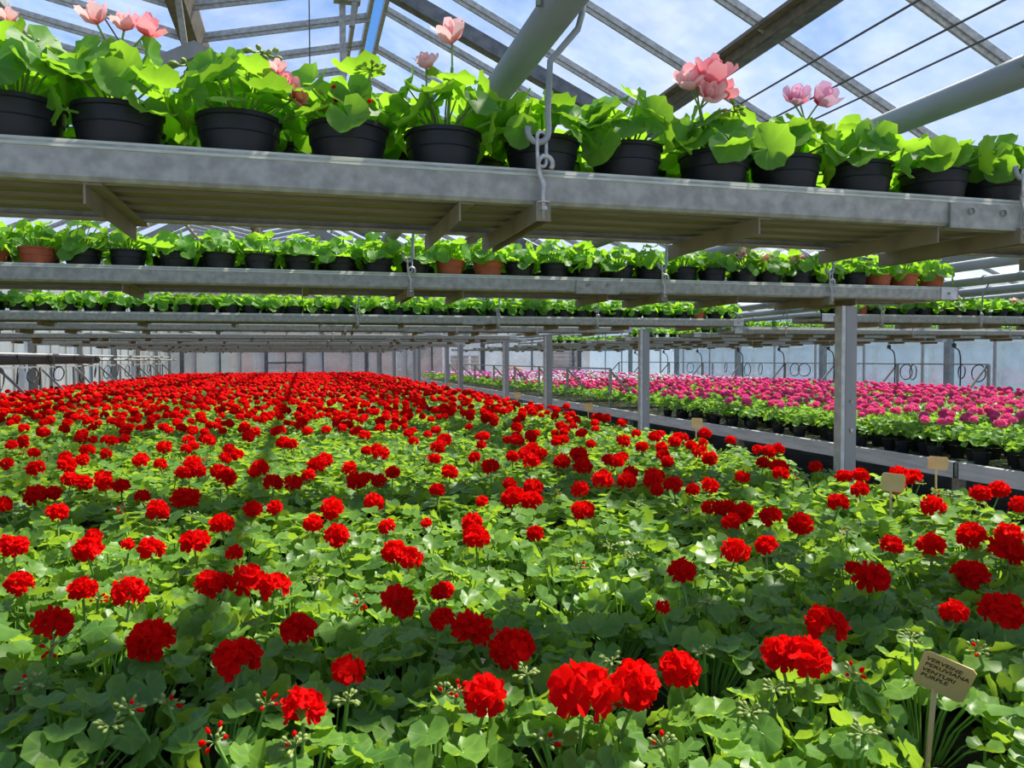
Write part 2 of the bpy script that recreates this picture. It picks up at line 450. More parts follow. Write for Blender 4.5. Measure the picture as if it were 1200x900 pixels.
# vent rod, rack and bracket by the ridge
cpart(MB().bar((0.26, 4.62, EYE+1.5), (0.26, 4.62, EYE+2.42), 0.035, 0.03, upv=(0, 1, 0)), 'vent_rod', 'aluminium')
cpart(MB().box(0.21, 0.36, 4.56, 4.62, EYE+2.06, EYE+2.16).bar((0.31, 4.58, EYE+1.92), (0.33, 4.58, EYE+2.1), 0.03, 0.03, upv=(0, 1, 0)), 'vent_bracket', 'galvanised')
cpart(MB().tube([(0.073, 4.6, EYE+1.4), (0.073, 4.6, EYE+2.35)], 0.004, 6), 'tie_wire', 'wire_dark')
cpart(MB().tube([(-1.30, 4.0, EYE+2.3), (-0.82, 4.4, EYE+1.55)], 0.004, 6), 'tie_wire', 'wire_dark')
for x in (2.10, 2.39, 2.61):
    cpart(MB().tube([(x, -2.0, EYE+1.25), (x, 27.0, EYE+1.25)], 0.0045, 6), 'tension_wire', 'wire_dark')

# walls: posts, rails and panes that are pieces of their own
def wall_y(name, x, y0, y1, step, posts, mat, top):
    w = tag(empty(name, (x, y0, 0)), kind='structure')
    n = int(round((y1-y0)/step)); step = (y1-y0)/n
    pane = MB().box(-0.006, 0.006, 0.02, step-0.02, 0.5, top).mesh('pane', mat)
    mul = MB().box(-0.02, 0.02, -0.02, 0.02, 0.4, top).mesh('mullion', 'aluminium')
    for i in range(n):
        place('pane', pane, w, loc=(0, i*step, 0)); place('mullion', mul, w, loc=(0, i*step, 0))
    MB().box(-0.07, 0.07, 0, y1-y0, 0, 0.5).build('plinth', 'concrete', w)
    MB().box(-0.025, 0.025, 0, y1-y0, 1.0, 1.04).build('rail', 'aluminium', w)
    MB().box(-0.03, 0.03, 0, y1-y0, top, top+0.06).build('rail', 'aluminium', w)
    pm = MB().box(-0.05, 0.05, -0.06, 0.06, 0, top).mesh('post', posts[0])
    s = 1 if x < 0 else -1
    for y in posts[1]: place('post', pm, w, loc=(s*0.09, y-y0, 0))
    return w
wall_y('wall_left', XL, -2, YB, 0.88, ('galvanised', [8.2, 10.9, 13.5, 16.2, 18.9, 21.6, 24.2, 26.5]), 'milky_panel', EAVE_L[1]-0.12)
wall_y('wall_right', XR, -2, YB, 1.45, ('pipe_grey', [4, 7.2, 10.4, 13.6, 16.8, 20.0, 23.2]), 'side_glass', EAVE_R[1]-0.12)
wb = tag(empty('wall_back', (0, YB, 0)), kind='structure')
x = XL
DOOR = (-1.13, 0.17)
edges = [XL, -3.3, -2.55, -1.9, DOOR[0], DOOR[1], 0.75, 1.7, 2.7, 3.6, 4.5, 5.5, 6.4, 7.3, 8.2, 9.0, 9.8, XR]
for i, (a, b) in enumerate(zip(edges, edges[1:])):
    m = (a+b)/2
    lo = 2.1 if (a, b) == DOOR else 0.5
    za, zb = roof_z(a+0.001)-0.12, roof_z(b-0.001)-0.12
    MB().prof([(a+.02, lo), (b-.02, lo), (b-.02, zb), (a+.02, za)], -0.006, 0.006, 'y').build('pane', 'milky_panel' if i < 3 else 'end_glass', wb)
    if i: MB().box(a-.025, a+.025, -.03, .03, 0.0, za).build('mullion', 'aluminium' if i % 2 else 'beam_dark', wb)
MB().box(XL, DOOR[0], -.06, .06, 0, .5).build('plinth', 'concrete', wb)
MB().box(DOOR[1], XR, -.06, .06, 0, .5).build('plinth', 'concrete', wb)
for xx in (-3.7, 2.2, 6.3, 10.0):
    MB().box(xx-.06, xx+.06, -.2, -.08, 0, roof_z(xx)-.1).build('post', 'beam_dark', wb)
dr = tag(empty('door_1', (DOOR[0], YB-0.02, 0)), kind='structure')
dw = DOOR[1]-DOOR[0]
for a, b, c, d_ in ((0.03, 0.09, 0.02, 2.08), (dw-.09, dw-.03, 0.02, 2.08), (dw/2-.025, dw/2+.025, 0.02, 2.08)):
    MB().box(a, b, -.02, .02, c, d_).build('door_stile', 'beam_dark', dr)
for z in (0.05, 1.48, 2.03):
    MB().box(0.03, dw-.03, -.021, .021, z, z+.05).build('door_rail', 'beam_dark', dr)
for a, b in ((.09, dw/2-.025), (dw/2+.025, dw-.09)):
    for c, d_ in ((.1, 1.48), (1.53, 2.03)):
        MB().box(a, b, -.004, .004, c, d_).build('pane', 'end_glass', dr)

# ------------------------------------------------------------------ outside, seen blurred through the panes
bld = tag(empty('brick_building', (-3.0, 36, 0)), 'long brick building standing outside beyond the end wall', 'building')
MB().box(-4, 9.5, 0, 5, 0, 4.6).build('wall', 'far_brick', bld)
MB().prof([(-.4, 4.6), (5.4, 4.6), (2.5, 6.2)], -4.3, 9.8, 'x').build('roof', 'beam_dark', bld)
for k in range(6):
    x = -3.2 + k*2.1
    f = MB().box(x, x+1.0, -.04, 0.02, 1.1, 2.6).build('window', 'far_white', bld)
    MB().box(x+.08, x+.92, -.06, -.03, 1.18, 2.52).build('pane', 'pipe_grey', f)
gh = tag(empty('neighbour_greenhouse', (15.5, 2, 0)), 'pale glasshouse standing outside beyond the side wall of glass', 'greenhouse')
for k in range(14):
    MB().box(0, .05, k*2.0+.06, k*2.0+1.94, .5, 3.4).build('panel', 'far_white', gh)
    MB().box(-.06, .08, k*2.0-.06, k*2.0+.06, 0, 3.4).build('post', 'pipe_grey', gh)
MB().box(-.08, .1, 0, 28, 1.9, 2.0).build('rail', 'pipe_grey', gh)
MB().box(-.1, .1, 0, 28, 0, .5).build('plinth', 'concrete', gh)
MB().prof([(-.2, 3.4), (3.2, 3.4), (1.5, 4.4)], 0, 28, 'y').build('roof', 'far_white', gh)
def pallets(x, y, n, label):
    p = tag(empty('pallet_stack', (x, y, 0)), label, 'pallets')
    for k in range(n):
        z = k*0.16
        pm = MB()
        for j in range(5): pm.box(-.5, .5, -.5+j*.22, -.5+j*.22+.12, z+.12, z+.145)
        for j in (-.46, -.05, .36): pm.box(j, j+.1, -.5, .5, z, z+.12)
        pm.build('pallet', 'far_wood', p)
pallets(6.2, 29.5, 11, 'wooden pallet stack outside the end wall, beside the orange hoop')
pallets(10.2, 29.3, 12, 'wooden pallet stack outside the end wall, next to the side wall corner')
tag(MB().tube([(7.1+1.0*(1-math.cos(t)), 29.2, 1.25*math.sin(t)) for t in [math.pi*k/14 for k in range(15)]], 0.07, 8).build('orange_hoop', 'far_orange'), 'orange arched hoop standing outside between the pallet stacks', 'hoop')

# ================================================================== benches
def bench(name, x0, x1, y0, y1, top, label, rail='bench_rail'):
    b = tag(empty(name, ((x0+x1)/2, y0, 0)), label, 'bench')
    hx = (x1-x0)/2; L = y1-y0
    MB().box(-hx+.02, hx-.02, .02, L-.02, top-.04, top).build('bench_top', 'bench_mat', b)
    for s in (-1, 1):
        xa = s*hx
        MB().prof([(xa, top-.085), (xa, top+.015), (xa-s*.02, top+.02), (xa-s*.02, top+.012), (xa-s*.006, top+.008), (xa-s*.006, top-.075), (xa-s*.025, top-.078), (xa-s*.025, top-.085)], 0, L, 'y').build('side_rail', rail, b)
    for y in (0, L-.006): MB().box(-hx, hx, y, y+.006, top-.085, top+.015).build('end_rail', rail, b)
    n = max(2, int(L/2.5)+1)
    for i in range(n):
        y = .3 + (L-.6)*i/(n-1)
        for xx in (-hx+.35, hx-.35):
            MB().box(xx-.03, xx+.03, y-.03, y+.03, 0, top-.04).build('leg', 'galvanised', b)
        MB().box(-hx+.3, hx-.3, y-.02, y+.02, top-.09, top-.04).build('bearer', 'galvanised', b)
    return b
BT = 0.92
bench('growing_bench', -3.85, 2.28, 0.30, 26.3, BT, 'wide growing bench beneath the red geranium bed')
bench('growing_bench', 4.0, 9.7, 0.4, 3.915, BT, 'growing bench of pink geraniums, the short one of the aisle pair')
bench('growing_bench', 4.0, 9.7, 3.945, 26.3, BT, 'long growing bench of pink, white and purple geraniums across the aisle')

# ------------------------------------------------------------------ steel posts under the shelves
BAYS = [0, 4, 8, 12, 16, 20]
post_m = MB().prof([(-.038, -.022), (.038, -.022), (.038, .022), (-.038, .022)], 0, 1, 'y')
def steel_post(x, y, top, label):
    p = tag(empty('steel_post', (x, y, 0)), label, 'post', 'steel posts along the aisle')
    MB().box(-.014, .040, -.022, .022, 0, top).build('post_channel', 'post_steel', p)
    MB().box(-.034, -.016, -.022, .022, 0, top).build('post_channel', 'galvanised_bright', p)
    MB().box(-.08, .08, -.07, .07, 0, .012).build('foot_plate', 'galvanised', p)
    for z in (1.42, 1.30): MB().tube([(0.014, -.03, z), (0.014, -.022, z)], .008, 6).build('bolt', 'hook_steel', p)
for k in BAYS:
    steel_post(2.19, 2.72+k, 1.815, 'grey steel post standing beside the shelf with terracotta pots at its end' if k == 0 else 'grey steel post between red geranium bed and aisle')
    steel_post(2.47, 5.27+k, 1.815, 'grey steel post between red geranium bed and aisle')

# ------------------------------------------------------------------ pipes
PIPES = [-3.35, -2.05, 0.40, 1.36, 2.10]
PZ = EYE+0.555
def pipe(x, z, r, label, mat='pipe_grey'):
    p = tag(empty('heating_pipe', (x, -1.5, z)), label, 'pipe', 'round grey pipes running under the roof')
    MB().tube([(0, 0, 0), (0, 28.2, 0)], r, 20).build('pipe_run', mat, p, smooth=True)
    for y in (2.45, 8.5, 14.5, 20.5):
        MB().tube([(0, y, 0), (0, y+.07, 0)], r*1.22, 20).build('coupling', mat, p, smooth=True)
for x in PIPES:
    pipe(x, PZ, .03, {0.40: 'round grey pipe whose hook carries the shelf of pink blossoms', 1.36: 'round grey pipe crossing above the magenta-centred blossoms'}.get(x, 'round grey pipe the shelves hang from by hooks'))
for x in (3.9, 4.75, 5.5, 6.3, 7.6):
    pipe(x, PZ, .032, 'round grey pipe above the shelves across the aisle')

# ================================================================== hanging shelves
LIP, SLAT, RB = EYE+0.300, EYE+0.272, EYE+0.245          # rim of the rail, slat surface, rail underside
DEP = 0.335
rail_prof = [(0.0, RB+.006), (0.0, LIP-.006), (.003, LIP), (.026, LIP), (.026, LIP-.004), (.005, LIP-.005), (.005, RB+.007), (.024, RB+.004), (.024, RB), (.004, RB)]
bolt_m = MB().lathe([(0, -.006), (.0055, -.005), (.0065, 0), (.0065, .004)], 8)
BOLT = bolt_m.mesh('bolt', 'hook_steel')
BOLT_M = Matrix.Rotation(R(90), 4, 'X')
def bar_mesh(ext):
    b = MB().box(-.012, .012, -ext, DEP+.02, RB-.003, RB).box(-.012, -.009, -ext, DEP+.02, RB-.029, RB-.003)
    if ext > 0: b.box(.009, .012, -ext, DEP+.02, RB-.029, RB-.003).box(-.009, .009, -ext, -ext+.003, RB-.029, RB-.003)
    return b.mesh('cross_bar', 'cross_bar')
BAR_HOOK = bar_mesh(.016); BAR = bar_mesh(-.012)
def hanging_shelf(x0, x1, y, hooks, bars, splice, label, plates=True, detail=True):
    s = tag(empty('hanging_shelf', (x0, y, RB)), label, 'shelf', 'galvanised shelves hung in rows')
    def part(mb, name, mat, parent=s, smooth=False):
        o = mb.build(name, mat, parent)
        o.location = (-x0, -y, -RB) if parent is s else (0, 0, 0)
        return o
    part(MB().prof([(y+a, z) for a, z in rail_prof], x0, x1), 'front_rail', 'galvanised')
    part(MB().prof([(y+DEP-a, z) for a, z in rail_prof][::-1], x0, x1), 'back_rail', 'galvanised')
    part(MB().prof([(y-.0015, LIP-.011), (y+.003, LIP+.001), (y+.027, LIP+.001), (y+.027, LIP-.001), (y+.004, LIP-.001), (y+.0005, LIP-.012)], x0, x1), 'rim', 'rim_skylit')
    ns = 4
    for i in range(ns):                                      # corrugated floor: overlapping slats
        a = y+.026 + i*(DEP-.052)/ns; b = a + (DEP-.052)/ns + .004
        zz = SLAT-.012
        part(MB().prof([(a, zz-.008), (b, zz-.001), (b, zz+.006), (a, zz+.012)], x0+.004, x1-.004), 'slat', 'shelf_slat')
    for bx in bars: place('cross_bar', BAR, s, loc=(bx-x0, 0, -RB))
    for bx in hooks: place('cross_bar', BAR_HOOK, s, loc=(bx-x0, 0, -RB))
    if splice:
        a, b = splice
        pl = part(MB().box(a, b, y-.006, y-.0005, RB-.001, LIP-.012).box(a, b, y-.006, y+.024, RB-.004, RB-.001), 'splice_plate', 'galvanised')
        for bx in (a+.045, b-.05): place('bolt', BOLT, pl, mat=Matrix.Translation((bx, y-.006, (RB+LIP)/2)) @ BOLT_M)
    if plates:
        e = part(MB().box(x1-.085, x1+.003, y-.005, y-.0005, RB+.003, LIP-.003).box(x1, x1+.004, y-.005, y+DEP, RB+.003, LIP-.003), 'end_plate', 'galvanised_bright')
        place('bolt', BOLT, e, mat=Matrix.Translation((x1-.05, y-.006, (RB+LIP)/2)) @ BOLT_M)
    return s

# hook hangers: upper hook over the pipe, a link of chain, lower hook through the bar
def arc(cx, cz, r, t0, t1, n, y=0.0):
    return [(cx + r*math.cos(R(t0+(t1-t0)*i/n)), y, cz + r*math.sin(R(t0+(t1-t0)*i/n))) for i in range(n+1)]
yh = -.014
def hook_meshes(px_off):
    po = px_off
    upper = [(po + x, y, z) for x, y, z in arc(0, PZ, .037, 190, -20, 9, yh)]
    upper += [(po+.028, yh, PZ-.035), (.012, yh, PZ-.09), (.008, yh, LIP+.085), (.009, yh, LIP+.062)] + arc(-.008, LIP+.055, .017, 0, -200, 7, yh)
    lower = [(0, yh, RB-.026), (0, yh, RB+.02), (.001, yh, LIP-.026), (-.006, yh, LIP-.008), (-.008, yh, LIP+.004)] + arc(.004, LIP+.006, .012, 170, -40, 7, yh)
    link_p = []
    for i in range(16):
        t = 2*math.pi*i/16
        link_p.append((-.002 + .0085*math.cos(t), yh + .003*math.cos(t), LIP+.028 + (.018 if math.sin(t) > 0 else -.018) + .009*math.sin(t)))
    U = MB().tube(upper, .0052, 8).mesh('upper_hook', 'pipe_grey', smooth=True)
    C = MB().tube(link_p, .0032, 6, closed=True).mesh('chain_link', 'hook_steel', smooth=True)
    Lo = MB().tube(lower, .0042, 8).mesh('lower_hook', 'hook_steel', smooth=True)
    N = MB().lathe([(0, RB-.012), (.008, RB-.012), (.008, RB-.006), (0, RB-.006)], 6, c=(0, yh, 0)).mesh('nut', 'hook_steel')
    W = MB().lathe([(0, RB-.0005), (.011, RB-.0005), (.011, RB+.0015), (0, RB+.0015)], 12, c=(0, yh, 0)).mesh('washer', 'hook_steel')
    return U, C, Lo, N, W
HM = {o: hook_meshes(o) for o in (0.03, 0.0)}
def shelf_hook(x, y, off, label):
    h = tag(empty('shelf_hook', (x, y, RB)), label, 'hook', 'steel hooks that hold the shelves')
    U, C, Lo, N, W = HM[off]
    place('upper_hook', U, h, loc=(0, 0, -RB)); place('chain_link', C, h, loc=(0, 0, -RB))
    lo = place('lower_hook', Lo, h, loc=(0, 0, -RB)); place('nut', N, lo); place('washer', W, lo)

def hooks_for(xs, y, label):
    for x in xs: shelf_hook(x, y, 0.03, label)
HX = [p-.03 for p in PIPES]
SHELVES = []                                               # (x0, x1, y)
YS = [1.17, 2.67, 5.20, 6.67, 9.20, 10.67, 13.2, 14.67, 17.2, 18.67, 21.2, 22.67, 25.2]
XE = [2.72, 2.71, 3.27, 3.01, 2.59, 3.16, 2.7, 3.1, 2.8, 3.0, 2.7, 3.0, 2.8]
LAB = {0: 'galvanised hanging shelf of black pots with pink blossoms, bolted splice plate on its rail',
       1: 'galvanised hanging shelf ending in terracotta pots above a steel post',
       2: 'galvanised hanging shelf lined with black pots, ending in a single terracotta pot among black'}
for i, (y, xe) in enumerate(zip(YS, XE)):
    bars = [-3.5, -2.1, -1.15, -0.273, 0.253, 0.784, 1.165, 1.75, 2.45] if i == 0 else [-3.4 + .55*k + .12*(i % 3) for k in range(int((xe+3.3)/.55)+1)]
    bars = [b for b in bars if all(abs(b-h) > .04 for h in HX) and b < xe-.05]
    sp = (1.165, 1.335) if i == 0 else (0.88+.1*(i % 3), 1.05+.1*(i % 3))
    hanging_shelf(-3.95, xe, y, HX, bars, sp, LAB.get(i, 'empty galvanised hanging shelf over the red geranium bed'))
    hooks_for(HX[2:] if i > 2 else HX, y, 'steel hook and chain link holding the shelf of pink blossoms' if i == 0 else 'steel hook with chain link holding a hanging shelf over the red bed')
RY = [(4.45, 3.40), (6.75, 4.15), (7.95, 4.36), (9.75, 4.30), (11.5, 4.4), (13.5, 4.3), (15.5, 4.4), (17.5, 4.3), (19.5, 4.4), (22.0, 4.3)]
RLAB = {0: 'galvanised hanging shelf across the aisle bearing black pots', 1: 'galvanised hanging shelf across the aisle bearing pale trays of green plants'}
RP = [3.9, 4.75, 5.5, 6.3, 7.6]
for i, (y, x0) in enumerate(RY):
    hx = [p-.03 for p in RP if p > x0+.1]
    bars = [x0+.3+.62*k for k in range(9)]
    s = hanging_shelf(x0, 9.7, y, hx, [b for b in bars if all(abs(b-h) > .04 for h in hx)], (x0+.09, x0+.2), RLAB.get(i, 'galvanised hanging shelf over the pink geranium benches'), plates=True)
    MB().box(-.003, .085, -.0052, -.0006, .003, LIP-RB-.003).build('end_plate', 'galvanised_bright', s)
    hooks_for(hx[:4], y, 'steel hook with chain link holding a hanging shelf across the aisle')

# ================================================================== plants
rng = random.Random(7)
def leaf_geo(spokes, rings, seed, cup=0.22, pleat=0.05, lobes=7, droop=0.0):
    """round scalloped leaf, stalk notch towards -X, radius about 1, stalk joint at the origin"""
    g = random.Random(seed)
    V = [(0, 0, 0)]; rad = [0.0]; T = []
    ph = g.uniform(0, 6.28); sk = g.uniform(-.12, .12)
    for k, rr in enumerate(rings):
        for i in range(spokes+1):
            th = -math.pi*0.955 + 2*math.pi*0.955*i/spokes
            notch = 1 - 0.55*max(0, (abs(th)-2.35)/0.8)**1.4
            sc = 1 + ((0.035*math.cos(lobes*th) + (.028 if i % 2 else -.028)) if rr > .8 and spokes > 12 else 0)
            r = rr*notch*sc*(1+sk*math.sin(th))
            z = cup*r*r*(1+.35*math.sin(th*2+ph)) + (pleat*r*(1 if i % 2 else -1) + .05*r*r*math.cos(5*th+ph) if spokes > 12 else pleat*r*math.cos(lobes*th)) + .07*r*r*math.sin(3*th+ph) - droop*max(0, r-.5)**2*max(0, math.cos(th))
            V.append((r*math.cos(th), r*math.sin(th), z)); rad.append(rr)
    n = spokes+1
    for i in range(spokes): T.append((0, 1+i, 2+i))
    for k in range(len(rings)-1):
        a, b = 1+k*n, 1+(k+1)*n
        for i in range(spokes):
            T += [(a+i, b+i, b+i+1), (a+i, b+i+1, a+i+1)]
    return np.array(V), np.array(T), np.array(rad)
LEAF_HI = [leaf_geo(20, (.6, 1.0), s, cup=c, pleat=.05, droop=d) for s, c, d in ((1, .30, .0), (2, .18, .4), (3, .42, .0), (4, .08, .6), (5, .28, .2), (6, -.10, .3))]
LEAF_MID = [leaf_geo(9, (1.0,), s, cup=c, pleat=.05, lobes=4) for s, c in ((11, .3), (12, .15), (13, .4), (14, -.05))]
LEAF_LOW = [leaf_geo(5, (1.0,), s, cup=c, pleat=.0, lobes=2) for s, c in ((21, .3), (22, .1), (23, -.1))]
def leaf_meshes(mat):
    return [np_mesh('leaf', V, T, (mat,), rad=r) for V, T, r in LEAF_HI]
LM_BED, LM_SHELF = leaf_meshes('leaf_bed_veined'), leaf_meshes('leaf_shelf_veined')

def frame(p, n, outdir, size):
    """matrix with z along n, x near outdir"""
    n = Vector(n).normalized(); x = Vector(outdir); x = x - n*x.dot(n)
    if x.length < 1e-4: x = n.orthogonal()
    x.normalize(); y = n.cross(x)
    m = Matrix((x*size, y*size, n*size)).transposed().to_4x4()
    m.translation = p
    return m
def layout(g, n, rad, z_lo, z_hi, s_lo, s_hi, tilt=.75, jit=.28):
    """leaves of one plant: list of matrices, local to the plant"""
    out = []
    for i in range(n):
        ph = 2.399963*i + g.uniform(-.5, .5)
        q = math.sqrt((i+.5)/n)
        ro = rad*q*g.uniform(.85, 1.1)
        z = z_hi - (z_hi-z_lo)*(q**2*.65 + g.uniform(0, .42))
        t = .12 + tilt*q + g.gauss(0, jit)
        o = Vector((math.cos(ph), math.sin(ph), 0))
        ax = ph + g.gauss(0, .4)
        nn = Vector((math.cos(ax)*math.sin(t), math.sin(ax)*math.sin(t), math.cos(t)))
        out.append(frame((ro*o.x, ro*o.y, z), nn, o, g.uniform(s_lo, s_hi)))
    return out
def stems_mesh(lay, base_z, r=.0016, seg=4):
    mb = MB()
    for m in lay:
        p = m.translation; k = Vector((p.x*.18, p.y*.18, base_z))
        mid = Vector((p.x*.55, p.y*.55, base_z + (p.z-base_z)*.62))
        mb.tube([k, mid, p], r, seg)
    return mb.mesh('stems', 'stem_green')

# flower parts -------------------------------------------------------
def petal_geo(g, L=1.0, W=.85, ruffle=.12, curl=.25):
    V = []; rad = []; T = []
    for (t, w) in ((.02, .10), (.45, .72), (.85, .95), (1.06, .55)):
        for j in (-1, 0, 1):
            V.append((t*L - (.04 if j and t > .8 else 0), j*w*W/2, curl*t*t*(1-.3*t) + (ruffle*g.uniform(-1, 1) if t > .3 else 0))); rad.append(min(1, t))
    for i in range(3):
        for j in range(2):
            a = i*3+j
            T += [(a, a+3, a+4), (a, a+4, a+1)]
    return np.array(V), np.array(T), np.array(rad)
def floret_geo(seed, petals=5, curl=.35, ruffle=.12, layers=1):
    g = random.Random(seed); B = Batch()
    for l in range(layers):
        for i in range(petals):
            a = 2*math.pi*(i + .5*l)/petals + g.uniform(-.15, .15)
            s = 1 - .28*l
            B.add(petal_geo(g, curl=curl+.55*l, ruffle=ruffle), Matrix.Rotation(a, 4, 'Z') @ Matrix.Rotation(-.15-.35*l, 4, 'Y') @ Matrix.Scale(s*g.uniform(.88, 1.08), 4))
    return B.geo()
FLORET = [floret_geo(s, 5, c, .13) for s, c in ((31, .25), (32, .45), (33, .35), (34, .15))]
def head_dirs(g, n):
    out = []
    for i in range(n):
        z = 1 - 1.42*(i+.5)/n
        a = 2.399963*i + g.uniform(-.25, .25); r = math.sqrt(max(0, 1-z*z))
        out.append(Vector((r*math.cos(a), r*math.sin(a), z + g.uniform(-.06, .06))).normalized())
    return out
def head_layout(seed, n=19, R0=.025, fs=.0215, squash=.82):
    g = random.Random(seed); out = []
    for d in head_dirs(g, n):
        p = Vector((d.x, d.y, d.z*squash))*R0*g.uniform(.85, 1.12)
        nn = (d + Vector((g.gauss(0, .18), g.gauss(0, .18), g.gauss(0, .12)))).normalized()
        out.append((frame(p, nn, d.orthogonal(), fs*g.uniform(.88, 1.12)), g.randrange(4)))
    return out
HEADS_HI = [head_layout(s, n, .024, .0235) for s, n in ((41, 17), (42, 14), (43, 18), (44, 12))]
def head_full_geo(lay):
    B = Batch()
    for m, k in lay: B.add(FLORET[k], m)
    return B.geo()
def five_geo(seed):
    g = random.Random(seed)
    V = [(0, 0, 0)]; rad = [0]
    for i in range(7):
        a = 2*math.pi*i/7; r = g.uniform(.8, 1.15)
        V.append((r*math.cos(a), r*math.sin(a), g.uniform(.05, .45))); rad.append(1)
    return np.array(V, float), np.array([(0, 1+i, 1+(i+1) % 7) for i in range(7)]), np.array(rad, float)
FIVE = [five_geo(s) for s in (51, 52, 53)]
def head_mid_geo(seed, n=15, R0=.026, fs=.021):
    B = Batch()
    for m, k in head_layout(seed, n, R0, fs): B.add(FIVE[k % 3], m)
    return B.geo()
def head_low_geo(seed):
    g = random.Random(seed); V = []; n, rows = 7, (( .55, -.55), (1.0, -.1), (.85, .5), (.3, .85))
    for k, (r, z) in enumerate(rows):
        for i in range(n):
            a = 2*math.pi*(i+.5*(k % 2))/n; q = r*g.uniform(.78, 1.2)
            V.append((q*math.cos(a), q*math.sin(a), z*g.uniform(.85, 1.15)))
    V.append((0, 0, .95)); T = []
    for k in range(len(rows)-1):
        for i in range(n):
            a, b, c, d = k*n+i, k*n+(i+1) % n, (k+1)*n+(i+1) % n, (k+1)*n+i
            T += [(a, b, c), (a, c, d)]
    T += [((len(rows)-1)*n+i, (len(rows)-1)*n+(i+1) % n, len(V)-1) for i in range(n)]
    return np.array(V)*.042, np.array(T), np.ones(len(V))
HEAD_MID = [head_mid_geo(s) for s in (61, 62, 63, 64)]
HEAD_LOW = [head_low_geo(s) for s in (71, 72, 73, 74)]
def simple_mesh(name, geo, mat, smooth=False): return np_mesh(name, geo[0], geo[1], (mat,), rad=geo[2], smooth=smooth)
FL_RED = [simple_mesh('floret', f, 'petal_red', True) for f in FLORET]
HEAD_FULL = [head_full_geo(l) for l in HEADS_HI]
MID_RED = [simple_mesh('flower_head', h, 'petal_red', True) for h in HEAD_FULL]
MID_PINK = [simple_mesh('flower_head', h, 'petal_magenta', True) for h in HEAD_FULL]
STALK = MB().tube([(0, 0, 0), (0, 0, .5), (0, 0, 1.0)], 1.0, 6).mesh('flower_stalk', 'stem_green', smooth=True)
def stalk_matrix(p, q, r=.0026):
    p, q = Vector(p), Vector(q); d = q-p
    return frame(p, d, (1, 0.01, 0.02), 1.0) @ Matrix.Diagonal((r, r, d.length, 1))
core = MB()                                                  # umbel: pedicels that spread from the stalk tip
for d in head_dirs(random.Random(5), 14):
    core.tube([(0, 0, -.024), (d.x*.012, d.y*.012, d.z*.01-.006), (d.x*.022, d.y*.022, d.z*.018)], .0012, 4)
CORE = core.mesh('umbel', 'stem_green')
CORE_S = MB().tube([(0, 0, -.03), (-.012, 0, -.008)], .0014, 4).tube([(0, 0, -.03), (.013, 0, -.008)], .0014, 4).tube([(0, 0, -.03), (0, -.004, -.004)], .0014, 4).mesh('umbel', 'stem_green')
def buds_mesh(seed, n, red, name='bud_cluster'):
    g = random.Random(seed); mb = MB()
    for i in range(n):
        a = 2*math.pi*i/n + g.uniform(-.3, .3); el = g.uniform(-.5, 1.2)
        d = Vector((math.cos(a)*math.cos(el), math.sin(a)*math.cos(el), math.sin(el)))
        q = d*g.uniform(.011, .019); ln = g.uniform(.007, .012)
        mb.tube([(0, 0, -.004), tuple(q*.6), tuple(q)], .0011, 4, mi=0)
        e = q + d*ln
        mb.tube([tuple(q*.95), tuple(q+d*ln*.35), tuple(q+d*ln*.8), tuple(e)], [.0014, .0034, .0028, .0006], 6, mi=(1 if g.random() < red else 0))
    return mb.mesh(name, 'bud_green', 'petal_red', smooth=True)
BUDS_M = [buds_mesh(81, 11, 0.0), buds_mesh(82, 9, .55), buds_mesh(83, 12, .15)]

# pots ---------------------------------------------------------------
def sharp(me):
    me.set_sharp_from_angle(angle=R(24)); return me
def pot_meshes(r, h, mat):
    out = [(0, 0), (r*.70, 0), (r*.72, .004), (r*.90, h*.70), (r*.93, h*.72), (r*.95, h*.92), (r, h*.935), (r, h), (r*.955, h), (r*.93, h*.9), (r*.90, h*.78)]
    return sharp(MB().lathe(out, 32).mesh('pot', mat, smooth=True)), MB().lathe([(0, h*.86), (r*.5, h*.87), (r*.92, h*.84)], 14).mesh('soil', 'soil')
POT1, SOIL1 = pot_meshes(.064, .098, 'pot_black')
POT2, SOIL2 = pot_meshes(.056, .088, 'pot_black')
POT2T, _ = pot_meshes(.056, .088, 'pot_terracotta')
POTB = MB().lathe([(0, 0), (.038, 0), (.054, .085), (.051, .086), (.047, .07), (0, .07)], 10).mesh('pot', 'pot_black')

